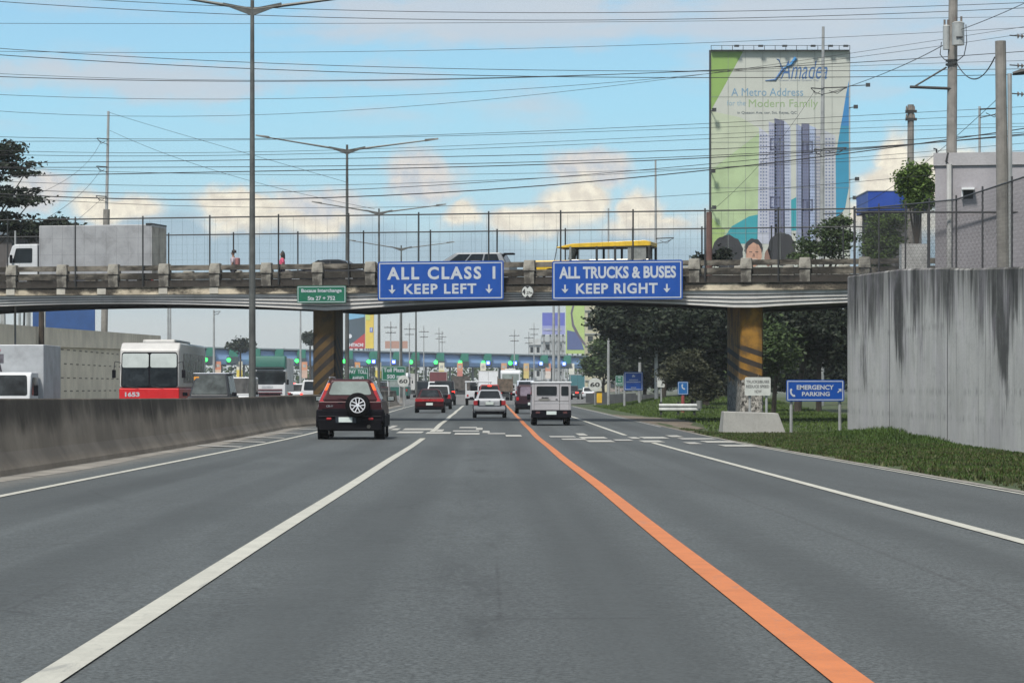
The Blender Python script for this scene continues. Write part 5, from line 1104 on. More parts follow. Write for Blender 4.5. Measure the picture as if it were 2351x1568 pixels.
wire('thin wire sloping down from the left pole top towards the bridge', [(252, 259), (420, 310), (800, 420)], 150, 140, .009)
wire('faint wire sloping across the sky towards the second lamp post', [(252, 300), (520, 400), (860, 480)], 150, 140, .009)
wire('faint wire rising right of the bush towards the corner', [(1950, 480), (2090, 400), (2300, 218)], 130, 90, .012)
for k, zz in enumerate((82, 150, 215)):
    b = empty('insulator_string', P(2318, zz, 88), 0, ['upper', 'middle', 'lower'][k]+' ribbed insulator string at the right edge of the picture', 'insulator')
    mb = MB(); mb.tube([(0, 0, 0), (.9, 0, -.06)], .02, 5)
    mb.build('rod', M_dark, b)
    for q in range(5): MB().cyl((.25+q*.12, 0, -.02-.008*q), (.29+q*.12, 0, -.02-.008*q), .085, .05, 8).build('disc', M_ceram, b)
# ------------------------------------------------ trees
def leaf_mat(name, a, b_):
    m = bpy.data.materials.new(name); m.use_nodes = True; t = NT(m.node_tree); b = m.node_tree.nodes['Principled BSDF']
    oc = t.new('ShaderNodeTexCoord').outputs['Object']; n = t.noise(oc, 1.1, 4, .6); f = t.noise(oc, 9, 3, .7)
    c = t.mix(t.ss(n, .35, .65), a, b_); c = t.mix(t.m('MULTIPLY', t.ss(f, .4, .7), .5), c, tuple(q*1.5 for q in b_))
    t.l.new(c, b.inputs['Base Color']); b.inputs['Roughness'].default_value = .65; b.inputs['Specular IOR Level'].default_value = .25
    return m
LM = [leaf_mat('foliage_dark', (.006, .010, .006), (.015, .024, .011)), leaf_mat('foliage_mid', (.020, .034, .012), (.042, .070, .020)), leaf_mat('foliage_bright', (.040, .070, .014), (.085, .14, .025)), leaf_mat('foliage_olive', (.018, .022, .012), (.036, .040, .020))]
M_bark = mat('bark', (.045, .036, .028), .9, 0, .3, 2.5, bump=.5)
def leaves(centers, spread, per, size, flat=.8):
    """many small leaf faces gathered in clumps"""
    C_ = np.array(centers); n = len(C_)*per
    c = np.repeat(C_, per, 0)+rng.normal(size=(n, 3))*np.array(spread)
    a = rng.normal(size=(n, 3)); a[:, 2] *= .45; a /= np.linalg.norm(a, axis=1, keepdims=True)
    h = rng.normal(size=(n, 3)); h[:, 2] = np.abs(h[:, 2])*flat; nn = np.cross(a, h); nn /= np.linalg.norm(nn, axis=1, keepdims=True)
    s = size*(.55+.9*rng.random((n, 1))); v = np.stack([c-a*s, c+nn*s*.5, c+a*s, c-nn*s*.5], 1).reshape(-1, 3)
    return v, np.arange(n*4).reshape(-1, 4)
def mesh_np(name, v, f, m, parent=None):
    me = bpy.data.meshes.new(name); me.vertices.add(len(v)); me.vertices.foreach_set('co', v.astype(np.float32).ravel())
    k = f.shape[1]; me.loops.add(f.size); me.loops.foreach_set('vertex_index', f.astype(np.int32).ravel()); me.polygons.add(len(f)); me.polygons.foreach_set('loop_start', np.arange(0, f.size, k, dtype=np.int32))
    me.update(); me.validate(); me.materials.append(m); o = bpy.data.objects.new(name, me); COL.objects.link(o); o.parent = parent; return o
def tree(label, x, Y, h_trunk, blobs, m, clumps=60, per=90, size=.16, spread=(.45, .45, .28), r=.22, base=None, lean=0.0, name='tree', cat='tree', group=None, trunk=True):
    g = ground_h(x, Y) if base is None else base; root = empty(name, (x, Y, g), 0, label, cat, group); cs = []
    tot = sum((b_[3]*b_[4]*b_[5])**.6 for b_ in blobs)
    for b_ in blobs:
        k = max(4, int(clumps*(b_[3]*b_[4]*b_[5])**.6/tot))
        d = rng.normal(size=(k, 3)); d /= np.linalg.norm(d, axis=1, keepdims=True); rr = (rng.random((k, 1))**.45)
        cs.append(np.array(b_[:3])+d*rr*np.array(b_[3:6]))
    cs = np.concatenate(cs); v, f = leaves(cs, spread, per, size); mesh_np('crown', v, f, m, root)
    if trunk:
        mb = MB(); top = Vector((lean, 0, h_trunk)); mb.tube([(0, 0, -.2), (lean*.3, 0, h_trunk*.5), tuple(top)], [r, r*.8, r*.62], 8)
        mb.build('trunk', M_bark, root)
        for b_ in blobs:
            e = Vector(b_[:3]); mid = top.lerp(e, .5)+Vector((0, 0, -.12*(e-top).length)); MB().tube([tuple(top), tuple(mid), tuple(e)], [r*.5, r*.32, r*.1], 6).build('limb', M_bark, root)
        ends = rng.choice(len(cs), min(len(cs), 26), replace=False); mb = MB()
        for k in ends:
            e = Vector(cs[k]); q = min(blobs, key=lambda b_: (Vector(b_[:3])-e).length); mb.tube([q[:3], tuple(Vector(q[:3]).lerp(e, .5)+Vector((0, 0, .1))), tuple(e)], [r*.12, r*.08, r*.04], 4)
        mb.build('twigs', M_bark, root); root.children[-1]['kind'] = 'stuff'
    return root
def TB(px, py, Y, x0, g=0.0, d=0.0): return (X(px, Y)-x0, d, Z(py, Y)-g)
# flat layered tree at the upper left
x0 = X(-150, 138); fl = [(0, 345, 1.7, .55), (30, 345, 1.3, .35), (20, 375, 1.7, .35), (60, 395, .8, .22), (5, 440, 1.5, .45), (70, 465, 1.2, .25), (30, 460, 1.4, .4), (10, 500, 1.5, .35), (-80, 400, 2.2, 1.5), (40, 520, 1.2, .35), (-60, 330, 1.6, .8), (-170, 360, 2.4, 1.2)]
tree('feathery dark tree with layered branches reaching in at the left edge', x0, 138, 6.5, [TB(a, b_, 138, x0)+(c, 1.2, d) for a, b_, c, d in fl], LM[0], clumps=170, per=60, size=.11, spread=(.34, .30, .065), r=.2, base=0)
x0 = X(95, 150); tree('low dark bush showing above the cargo box of the bridge truck', x0, 150, 7.0, [TB(a, b_, 150, x0)+(c, 1.0, d) for a, b_, c, d in [(60, 528, .8, .35), (120, 515, .9, .35), (150, 522, .7, .22), (90, 532, 1.4, .3)]], LM[0], clumps=60, per=80, size=.11, spread=(.25, .25, .12), r=.2, base=0)
# trees beyond the bridge on the right
def rtree(label, px, Y, crown, mm, **kw):
    x0 = X(px, Y); g = ground_h(x0, Y)*.5
    return tree(label, x0, Y, kw.pop('ht', 3.0), [TB(a, b_, Y, x0, g, dd)+(c, c2, d) for a, b_, dd, c, c2, d in crown], mm, base=g, **kw)
G_ = 'dark trees beyond the bridge'
rtree('broad dark tree whose lowest branches overhang the green billboard', 1520, 190, [(1430, 745, 0, 1.9, 2, .9), (1480, 760, 1, 1.8, 2, 1.1), (1540, 750, 0, 2.0, 2.2, 1.3), (1440, 700, 2, 1.8, 2, .9), (1510, 700, 0, 2.5, 2, 1.2), (1400, 735, -1, 1.0, 1, .5), (1480, 790, 0, 1.4, 1.5, .8), (1550, 790, 1, 1.5, 2, .9), (1600, 740, 0, 1.8, 2, 1.2)], LM[0], clumps=230, per=100, size=.17, group=G_, ht=3.6, lean=.6)
rtree('dark tree leaning out over the mound left of the striped pier', 1625, 165, [(1560, 740, 0, 1.5, 2, 1.2), (1620, 740, 0, 1.8, 2, 1.2), (1660, 760, 0, 1.6, 2, 1.2), (1590, 790, 0, 1.6, 1.6, .9), (1650, 820, 1, 1.3, 2, 1.0), (1700, 780, 2, 1.6, 2, 1.5)], LM[0], clumps=200, per=100, size=.15, group=G_, ht=3.2, lean=-1.1)
rtree('rounded olive bush beside the guardrail in front of the trees', 1590, 158, [(1560, 850, 0, 1.0, 1.2, .65), (1600, 850, 0, 1.0, 1.2, .7), (1580, 830, 0, .9, 1, .5), (1540, 860, 0, .6, 1, .45), (1620, 880, 0, 1.0, 1.2, .8), (1600, 900, 0, .9, 1.2, .5)], LM[3], clumps=120, per=110, size=.085, spread=(.22, .22, .16), group=G_, ht=1.0, r=.12)
rtree('pale green tree at the right end of the toll canopy', 1385, 300, [(1385, 835, 0, 1.6, 2, 1.0), (1400, 800, 0, 1.6, 2, 1.0), (1360, 845, 0, 1.0, 2, .7), (1420, 845, 0, 1.8, 2, 1.2), (1440, 820, 0, 1.8, 2, 1.2)], LM[1], clumps=150, per=90, size=.2, group=G_, ht=1.6, spread=(.5, .5, .3))
rtree('dark tree directly behind the square blue sign', 1480, 240, [(1450, 830, 0, 1.8, 2, 1.2), (1500, 830, 0, 1.9, 2, 1.3), (1540, 820, 0, 1.9, 2, 1.4), (1480, 860, 0, 2.0, 2, .8), (1530, 865, 0, 1.8, 2, .8)], LM[0], clumps=170, per=90, size=.2, group=G_, ht=1.6, spread=(.5, .5, .3))
rtree('dark tree right of the striped pier, behind the emergency parking sign', 1830, 150, [(1770, 745, 0, 1.4, 2, 1.1), (1830, 740, 0, 1.7, 2, 1.2), (1890, 745, 0, 1.6, 2, 1.2), (1790, 790, 1, 1.3, 2, .9), (1920, 790, 0, 1.4, 2, 1.2), (1850, 720, 2, 1.8, 2, .8)], LM[0], clumps=190, per=100, size=.14, group=G_, ht=3.0, lean=.4)
rtree('slender leaning tree between the pier and the tall wall', 1775, 140, [(1760, 790, 0, .8, 1.5, 1.2), (1790, 830, 0, .6, 1, .8), (1740, 860, 2, .7, 1, .9)], LM[1], clumps=60, per=80, size=.11, group=G_, ht=2.8, lean=.3, r=.13)
rtree('dense low shrubs filling the shade under the right span', 1690, 200, [(1650, 860, 0, 2.2, 2, 1.2), (1710, 850, 0, 2.0, 2, 1.5), (1780, 860, 0, 2.2, 2, 1.1), (1850, 860, 0, 2.2, 2, 1.1), (1920, 850, 0, 2.2, 2, 1.4), (1650, 780, 4, 2.4, 2, 1.8), (1750, 780, 4, 2.2, 2, 1.6), (1950, 770, 4, 2.5, 2, 2.2)], LM[0], clumps=300, per=90, size=.19, group=G_, ht=1.5, spread=(.5, .5, .3))
rtree('far dark tree closing the gap right of the pier', 1900, 230, [(1840, 790, 0, 2.2, 2, 1.6), (1920, 800, 0, 2.6, 2, 2), (2000, 780, 0, 2.6, 2, 2.2), (1870, 850, 0, 2.5, 2, 1.5), (1700, 820, 3, 2.6, 2, 2.0), (1620, 800, 3, 2.4, 2, 2.0)], LM[0], clumps=230, per=80, size=.24, group=G_, ht=2.5, spread=(.6, .6, .4))
x0 = X(2105, 112); tree('rounded bright green bush beside the flat-roofed grey building', x0, 112, 7.0, [TB(a, b_, 112, x0)+(c, .7, d) for a, b_, c, d in [(2105, 400, .55, .45), (2095, 430, .6, .5), (2120, 430, .5, .6), (2110, 465, .55, .4), (2080, 405, .35, .35)]], LM[2], clumps=130, per=90, size=.06, spread=(.13, .13, .1), r=.12, base=0)
x0 = X(1880, 150); tree('wispy green tree in front of the lower right of the billboard', x0, 150, 6.5, [TB(a, b_, 150, x0)+(c, .8, d) for a, b_, c, d in [(1900, 530, .9, .5), (1870, 565, .9, .6), (1930, 510, .5, .3), (1840, 590, .6, .4), (1920, 575, .8, .6), (1945, 545, .5, .5)]], LM[1], clumps=75, per=80, size=.09, spread=(.22, .22, .12), r=.16, base=0)
x0 = X(2020, 122); tree('green shrub below the blue roof behind the wire fence', x0, 122, 6.0, [TB(a, b_, 122, x0)+(c, .8, d) for a, b_, c, d in [(2020, 520, .55, .45), (2000, 560, .45, .5), (2045, 560, .5, .6), (2020, 600, .7, .4), (2060, 510, .4, .3)]], LM[2], clumps=90, per=80, size=.07, spread=(.16, .16, .12), r=.12, base=0)
x0 = X(1615, 125.5); tree('small dark shrub growing by the parapet at the foot of the rusty post', x0, 125.5, .35, [TB(a, b_, 125.5, x0, 5.95)+(c, .35, d) for a, b_, c, d in [(1615, 592, .5, .18), (1640, 596, .4, .2), (1660, 580, .3, .2)]], LM[0], clumps=26, per=60, size=.08, spread=(.15, .15, .1), r=.05, base=5.95)
for (px, Y, w_, py, lb) in ((712, 520, 3.0, 778, 'small round far tree left of the brown pier'), (552, 520, 3.4, 792, 'low far palm above the toll canopy left of the lamp post')):
    x0 = X(px, Y); tree(lb, x0, Y, Z(py+10, Y)-.6, [TB(px, py, Y, x0)+(w_*.35, w_*.35, w_*.3)]+([TB(px-12, py+2, Y, x0)+(1.0, .6, .3), TB(px+14, py+3, Y, x0)+(1.0, .6, .3)] if px == 552 else []), LM[0], clumps=30, per=70, size=.3, spread=(.4, .4, .3), r=.25, base=0)
# far wooded skyline behind the toll plaza
mb = MB(); C_ = []
for x in range(-220, 160, 3): C_ += [(x+random.uniform(-2, 2), 790+random.uniform(-30, 30), random.uniform(.5, 6.3+1.2*math.sin(x*.07))) for _ in range(2)]
v, f = leaves(C_, (2.2, 2.2, 1.4), 60, .8); o = mesh_np('treeline', v, f, LM[1]); tag(o, kind='stuff')
# ------------------------------------------------ grass
def grass(name, n, xr, yr, hh, m, keep=None):
    x = rng.uniform(*xr, n); y = rng.uniform(*yr, n)
    if keep is not None: k = keep(x, y); x, y = x[k], y[k]
    n = len(x); z = np.array([ground_h(a, b_) for a, b_ in zip(x, y)]); h = hh(x, y)*(.5+rng.random(n)); a = rng.uniform(0, 6.28, n); w = .012+.014*rng.random(n)+(y/24000)
    l = rng.normal(size=(n, 2))*.35*h[:, None]; v = np.zeros((n, 3, 3))
    v[:, 0] = np.stack([x-np.cos(a)*w, y-np.sin(a)*w, z-.01], 1); v[:, 1] = np.stack([x+np.cos(a)*w, y+np.sin(a)*w, z-.01], 1); v[:, 2] = np.stack([x+l[:, 0], y+l[:, 1], z+h], 1)
    o = mesh_np(name, v.reshape(-1, 3), np.arange(n*3).reshape(-1, 3), m); tag(o, kind='stuff'); return o
GM = leaf_mat('grass_blades', (.024, .045, .010), (.045, .082, .014)); GM2 = leaf_mat('grass_blades_dry', (.036, .040, .018), (.062, .070, .024))
edge = lambda y: 6.72+.12*np.sin(y*.7)+.08*np.sin(y*2.3)
grass('grass', 70000, (6.7, 10.75), (38, 100), lambda x, y: .035+.15*np.clip((x-8.8)/1.6, 0, 1)*np.exp(-((y-74)/9)**2)*(.7+.3*np.sin(y*.9+x)), GM, lambda x, y: x > edge(y)+.1)
grass('grass', 26000, (6.65, 10.5), (34, 100), lambda x, y: .035+.03*(np.sin(y*1.3+x*2)>.3), GM2, lambda x, y: x > edge(y))
grass('grass', 50000, (8.0, 18), (92, 215), lambda x, y: .10+.0*x, leaf_mat('grass_bright_green', (.028, .050, .010), (.064, .105, .017)), lambda x, y: x > 7.2+1.7*np.sin(np.clip((y-92)/57, 0, 1)*3.14))  # brighter green blades around the roadside mound
# ------------------------------------------------ buildings and billboards
M_bldg = streak_mat('building_concrete', (.30, .29, .31), (.10, .09, .10), 8.6, 3.5, 2.0, .6, .12, topdirt=.3)
b = empty('building', (X(2147, 85), 85, 3.0), R(-10), 'flat-roofed grey concrete building with a small hooded opening above the tall wall', 'building'); W_ = 8.5
zt = Z(352, 85)-3; zc = Z(381, 85)-3
mb = MB(); mb.box(0, W_, 0, 8, 0, zc); mb.build('wall', M_bldg, b)
MB().box(-.05, W_, -.06, 8, zc, zt).build('parapet', streak_mat('parapet_cap', (.34, .335, .35), (.16, .15, .16), 6, 5, 2, .5, .1), b)
q = lambda px: X(px, 85)-X(2147, 85); zz = lambda py: Z(py, 85)-3
MB().box(q(2212)+0, q(2233), -.004, .02, zz(458), zz(438)).build('opening', M_ink, b)
MB().box(q(2207), q(2236), -.30, 0, zz(438), zz(433)).build('hood', M_white, b); MB().box(q(2207), q(2210), -.16, 0, zz(458), zz(438)).build('hood_side', M_white, b)
MB().cyl((q(2179), -.09, 0), (q(2179), -.09, zz(378)), .08, n=8).build('drainpipe', M_whitedirty, b)
MB().tube([(q(2178), -.09, zz(380)), (q(2172), -.09, zz(372)), (q(2176), -.07, zz(352))], .03, 5).build('cable', M_dark, b)
MB().tube([(q(2150), .1, zt), (q(2150), .1, zt+.12), (q(2143), .1, zt+.14)], .03, 5).build('vent_pipe', M_dark, b)
# equipment showing over that roof
b = empty('switchgear', (X(2285, 95), 95, 7.6), 0, 'dark electrical switchgear rising behind the flat roof at the right', 'switchgear')
for (p0, w_, h_) in ((2265, .35, .9), (2300, .3, .7), (2330, .34, 1.0)):
    x_ = X(p0, 95)-X(2285, 95); MB().cyl((x_, 0, 0), (x_, 0, h_), w_*.4, w_*.32, 10).build('drum', M_dark, b); MB().tube([(x_-.25, 0, h_+.25), (x_, 0, h_*.9), (x_+.28, 0, h_+.35)], .04, 5).build('bushing', M_ceram, b)
MB().box(-.9, 1.0, -.06, .06, .55, .63).build('frame', M_dark, b)
# blue roofed hut
b = empty('hut', (X(1993, 135), 135, 0), 0, 'hut with a bright blue fascia behind the bush on the right', 'building')
MB().box(.25, 2.6, .3, 4, 0, Z(485, 135)).build('wall', mat('hut_wall', (.10, .10, .10), .9, 0, .2), b)
MB().box(0, 2.9, 0, 4.3, Z(484, 135), Z(439, 135)).build('roof_fascia', mat('blue_fascia', lin(30, 66, 150), .5, 0, .08, 1.5), b, .02); MB().box(-.03, 2.93, -.03, 4.33, Z(439, 135), Z(437, 135)).build('roof_edge', M_whitedirty, b)
# pale block seen through the leaves behind the fence
b = empty('louvre_block', (X(2070, 100), 100, 3.6), 0, 'pale louvred ventilation block behind the wire fence', 'vent')
MB().box(0, .9, 0, .6, 0, Z(560, 100)-3.6).build('frame', M_whitedirty, b)
for k in range(5):
    for c_ in (0, 1): MB().box(.08+c_*.42, .42+c_*.42, -.012, .01, .35+k*.26, .50+k*.26).build('louvre', M_ink, b)
# far left grey building behind the bridge truck
b = empty('building', (X(-200, 160), 160, 0), 0, 'low brown-grey building with a metal roof at the left edge above the bridge', 'building')
for a_ in (.3, 2.6, 5.0, 7.3): MB().box(a_-.12, a_+.12, .3, .55, 0, 6.8).build('stilt', M_polesteel, b)
MB().box(0, 7.6, 0, 10, 6.8, Z(540, 160)).build('wall', mat('brown_wall', (.085, .078, .078), .9, 0, .2, .6), b); MB().box(-.2, 7.8, -.3, 10.3, Z(540, 160), Z(522, 160)).build('roof', mat('metal_roof', (.16, .19, .22), .5, .3, .15), b)
for k in (1.2, 3.4, 5.6): MB().box(k, k+.9, -.02, .02, 8.4, 9.6).build('window', M_glass, b)
upole('utility_pole', 'thin pale pole in front of the brown-grey building at the left', 35, 530, 128, .05, .04, M_polesteel, base=0)
# blue shed and steel columns beyond the flyover wall
b = empty('hoarding', (X(75, 260), 260, 0), 0, 'blue sheet-metal hoarding on steel legs beyond the beige wall', 'hoarding')
MB().box(0, 5.7, 0, .3, Z(764, 260), Z(640, 260)).build('panel', mat('blue_sheet', lin(34, 72, 126), .6, 0, .12, 1.0), b)
for k in (.1, 2.8, 5.5): MB().box(k-.1, k+.1, .3, .5, 0, Z(650, 260)).build('leg', M_polesteel, b)
b = empty('steel_frame', (X(35, 245), 245, 0), 0, 'pale steel frame columns at the left edge beyond the beige wall', 'frame')
for i, (a, c_, m_) in enumerate(((15, 5, M_polesteel), (34, 34, M_polesteel), (45, 45, M_polesteel), (50, 58, M_dark), (64, 66, M_polesteel))): MB().tube([(X(a, 245)-X(35, 245), 0, 0), (X(c_, 245)-X(35, 245), 0, Z(650, 245))], .2 if i in (0, 4) else .1, 6).build('column', m_, b)
# the tall billboard
YB = 300; XL, XR = X(1632, YB), X(1950, YB); ZT, ZB_ = Z(118, YB), Z(640, YB); Wb, Hb = XR-XL, ZT-ZB_
bb = empty('billboard', (XL, YB, 0), 0, 'tall billboard for apartment towers with green and blue curves', 'billboard')
U = lambda px: X(px, YB)-XL; V = lambda py: Z(py, YB)
flat = lambda n, c, v=.05: mat('print_'+n, c, .7, 0, v, .6)
pf_seam = flat('seam', (.22, .24, .22)); mb = MB(); mb.box(0, Wb, 0, .25, ZB_, ZT); mb.build('panel', flat('cream', (.43, .45, .41), .04), bb)
def shape(name, pts, m_, k=1): MB().prism_y([(U(a), V(c_)) for a, c_ in pts], -.004*k-.003, -.004*(k-1)-.001).build(name, m_, bb)
shape('print_green', [(1633, 119), (1632, 255), (1662, 200), (1706, 119)], flat('grass', (.20, .33, .08)))
shape('print_lime', [(1633, 390), (1633, 560), (1760, 560), (1770, 380), (1750, 300)], flat('lime', (.34, .44, .25), .1))
shape('print_lime', [(1633, 256), (1633, 389), (1749, 299), (1700, 270)], flat('lime_pale', (.41, .46, .34), .06))
shape('print_blue', [(1949, 190), (1949, 430), (1940, 480), (1915, 510), (1912, 400), (1930, 290)], flat('cyan', (.02, .22, .36)))
shape('print_blue', [(1949, 185), (1949, 290), (1931, 289), (1942, 220)], flat('azure', (.02, .18, .42)), 2)
shape('print_teal', [(1660, 550), (1680, 520), (1720, 497), (1745, 492), (1745, 560), (1660, 560)], flat('teal', (.02, .26, .31)), 2)
shape('print_teal', [(1815, 460), (1830, 452), (1830, 530), (1815, 530)], flat('teal', (.02, .26, .31)), 2)
shape('print_lime', [(1633, 500), (1633, 575), (1655, 560), (1665, 530)], flat('lime_dark', (.28, .40, .14)), 3)
tw = [(1743, 1765, 292, 310, (.40, .42, .50)), (1765, 1782, 280, 285, (.30, .32, .42)), (1778, 1800, 272, 278, (.10, .11, .18)), (1799, 1815, 276, 292, (.36, .40, .50)), (1828, 1842, 285, 292, (.24, .28, .40)), (1840, 1858, 284, 284, (.11, .12, .19)), (1857, 1873, 288, 294, (.30, .36, .50)), (1872, 1884, 296, 298, (.34, .34, .36)), (1893, 1918, 300, 312, (.38, .40, .44))]
for i, (a, c_, t0, t1, col) in enumerate(tw):
    shape('print_tower', [(a-4 if i == 0 else a, 560), (a, t0), (c_, t1), (c_+(2 if i else 0), 560)], flat(f'tower_{i}', col, .1), 4)
    w = MB()
    for r_ in range(30):
        for k in range(3):
            xx = a+2+(c_-a-3)*k/3; y_ = t0+18+r_*7.6
            if y_ < 552: w.box(U(xx), U(xx+(c_-a)*.16), -.022, -.018, V(y_+3.4), V(y_))
    w.build('print_windows', flat('windows', (.12, .15, .26) if i not in (2, 5) else (.22, .25, .36)), bb)
for (a, c_) in ((1768, 318), (1842, 325), (1768, 452), (1842, 458)):
    w = MB()
    for (x0_, x1_, y0_, y1_) in ((a, a+24, c_, c_+3), (a, a+24, c_+24, c_+27), (a, a+3, c_, c_+27), (a+21, a+24, c_, c_+27)): w.box(U(x0_), U(x1_), -.03, -.024, V(y1_), V(y0_))
    w.box(U(a+9), U(a+14), -.03, -.024, V(c_+20), V(c_+5)); w.build('print_balcony', flat('navy', (.05, .06, .12)), bb)
def bt(s_, a, c_, y0, y1, m_, **kw): text_mb(s_, U(c_)-U(a), V(y0)-V(y1), U(a), V(y1), -.012, **kw).build('lettering', m_, bb)
bt('Amadea', 1792, 1900, 140, 182, flat('blue_ink', (.05, .13, .30)), shear=.35, bold=.0)
MB().tube([(U(1757), -.02, V(186)), (U(1780), -.02, V(184)), (U(1797), -.02, V(160)), (U(1788), -.02, V(138)), (U(1783), -.02, V(136))], [.05, .12, .16, .08, .03], 6).build('flourish', flat('blue_ink', (.05, .13, .30)), bb)
MB().tube([(U(1798), -.02, V(158)), (U(1815), -.02, V(150)), (U(1827), -.02, V(134))], [.06, .18, .22], 6).build('flourish', flat('azure', (.02, .18, .42)), bb)
bt('Quezon Avenue Quezon City', 1787, 1880, 183, 188, flat('pale_ink', (.25, .28, .32)))
bt('A Metro Address', 1679, 1844, 203, 221, flat('blue_ink2', (.14, .26, .38)), bold=.0)
bt('for the', 1669, 1712, 231, 243, flat('blue_pale', (.22, .34, .42)), bold=0); bt('Modern Family', 1719, 1878, 229, 252, flat('green_ink', (.24, .34, .17)), bold=.0)
bt('in Quezon Ave. cor. Sct. Reyes, QC', 1693, 1829, 256, 264, flat('grey_ink', (.12, .14, .15)))
# three heads at the foot of the print: dark hair, one smiling face
ell = lambda cx, cy, rx, ry, n=22: [(cx+rx*math.cos(2*PI*k/n), cy+ry*math.sin(2*PI*k/n)) for k in range(n)][::-1]
ell = lambda cx, cy, rx, ry, n=30: [(cx+rx*(1+.04*math.sin(k*2.3+cx))*math.cos(2*PI*k/n), cy-ry*(1+.05*math.sin(k*1.7+cy))*math.sin(2*PI*k/n)) for k in range(n)][::-1]
hair = flat('dark_hair', (.018, .018, .022), .3); skn = flat('skin', (.42, .24, .17), .1)
shape('print_head', ell(1670, 580, 36, 40), hair, 7); shape('print_head', ell(1795, 572, 32, 38), hair, 7); shape('print_cheek', ell(1764, 592, 9, 20), flat('skin_shade', (.20, .11, .08)), 7)
shape('print_head', ell(1730, 571, 21, 23), hair, 8); shape('print_face', ell(1731, 585, 18, 27), skn, 9)
shape('print_eyes', [(1720, 578), (1720, 580), (1727, 580), (1727, 578)], hair, 10); shape('print_eyes', [(1734, 578), (1734, 580), (1741, 580), (1741, 578)], hair, 10); shape('print_nose', [(1729, 582), (1727, 590), (1734, 590), (1732, 582)], flat('skin_shade', (.20, .11, .08)), 10)
shape('print_mouth', [(1722, 595), (1726, 600), (1736, 600), (1740, 595)], flat('smile', (.5, .46, .42)), 10)
MB().box(-.15, 0, -.1, .5, 0, ZT+.1).build('frame_edge', M_dark, bb); MB().box(Wb, Wb+.1, 0, .5, 0, ZT).build('frame_edge', M_polesteel, bb)
for k in (.1, .35, .65, .9): MB().box(Wb*k-.2, Wb*k+.2, .3, .8, 0, ZT-.5).build('leg', M_dark, bb)
MB().box(0, Wb, -.45, -.40, V(107), V(106)).build('catwalk_rail', M_dark, bb); MB().box(0, Wb, -.45, .1, V(118), V(116)).build('catwalk', M_dark, bb)
for k in range(14): MB().box(Wb*k/13-.03, Wb*k/13+.03, -.45, -.4, V(117), V(106)).build('catwalk_post', M_dark, bb)
for k, a in enumerate((1690, 1745, 1800, 1865, 1905, 1940)): MB().box(U(a)-.25, U(a)+.25, -.9, -.5, V(110), V(106)).build('floodlight', M_dark, bb)
for (a, c_, sx) in ((1638, 255, 1), (1636, 395, 1), (1638, 478, 1), (1962, 248, -1), (1965, 413, -1), (1960, 456, -1), (1990, 198, -1)):
    x_ = U(a); MB().tube([(0 if sx > 0 else Wb, 0, V(c_)), (x_, -.9, V(c_))], .05, 5).build('lamp_arm', M_dark, bb); MB().box(x_-.22, x_+.22, -1.1, -.8, V(c_)-.18, V(c_)+.2).build('floodlight', M_dark, bb)
for k in range(1, 8): MB().box(Wb*k/8-.015, Wb*k/8+.015, -.045, -.040, ZB_, ZT).build('sheet_seam', pf_seam, bb)
for k in range(1, 5): MB().box(0, Wb, -.045, -.040, ZB_+Hb*k/5-.015, ZB_+Hb*k/5+.015).build('sheet_seam', pf_seam, bb)
# smaller billboards beyond the toll plaza
def board(label, px0, px1, py0, py1, Y, m_, shapes=(), legs=True, texts=(), lattice=False):
    x0_, x1_, z0, z1 = X(px0, Y), X(px1, Y), Z(py1, Y), Z(py0, Y); r_ = empty('billboard', (x0_, Y, 0), 0, label, 'billboard')
    MB().box(0, x1_-x0_, 0, .3, z0, z1).build('panel', m_, r_); u = lambda a: X(a, Y)-x0_
    for k, (nm, pts, mm) in enumerate(shapes): MB().prism_y([(u(a), Z(c_, Y)) for a, c_ in pts], -.02*(k+1)-.01, -.02*k-.002).build(nm, mm, r_)
    for (s_, a, c_, y0, y1, mm) in texts: text_mb(s_, u(c_)-u(a), Z(y0, Y)-Z(y1, Y), u(a), Z(y1, Y), -.15, bold=.04).build('lettering', mm, r_)
    if legs:
        n = 4
        for k in range(n): q_ = (x1_-x0_)*(k+.3)/(n-.4); MB().box(q_-.2, q_+.2, .3, .8, 0, z1-.5).build('leg', M_polesteel, r_)
    if lattice:
        w_ = x1_-x0_
        for k in range(6): zz_ = z0*k/6+.5; MB().box(0, w_, .3, .45, zz_, zz_+.25).build('crossbar', M_polesteel, r_)
        for k in range(3): MB().tube([(w_*k/3, .35, z0*.05), (w_*(k+1)/3, .35, z0*.5)], .12, 4).build('brace', M_polesteel, r_); MB().tube([(w_*(k+1)/3, .35, z0*.5), (w_*k/3, .35, z0)], .12, 4).build('brace', M_polesteel, r_)
    return r_
pf = flat
board('dark and red billboard with a white edge right of the brown pier', 797, 838, 690, 800, 640, pf('slate', (.05, .075, .09)), [('print_red', [(838, 765), (838, 800), (797, 800), (797, 798)], pf('red', (.42, .035, .035))), ('print_panel', [(797, 700), (797, 735), (837, 728), (837, 700)], pf('skyblue', (.16, .36, .50))), ('print_mark', ell(803, 772, 5, 5), pf('white', (.6, .6, .6)))], texts=[('HITACHI', 802, 834, 788, 796, pf('white', (.6, .6, .6)))])
board('yellow billboard strip with a small blue square beside the dark and red one', 839, 858, 690, 800, 638, pf('yellow', (.58, .42, .06)), [('print_square', [(849, 752), (849, 763), (856, 763), (856, 752)], pf('fbblue', (.06, .12, .40))), ('print_leaf', [(839, 700), (839, 735), (850, 735), (850, 700)], pf('leafy', (.45, .48, .12)))], texts=[('f', 851, 854, 753, 762, pf('white', (.6, .6, .6)))])
board('orange and white hoarding low above the toll canopy', 884, 936, 783, 800, 640, pf('orange_h', (.36, .20, .14)), legs=False)
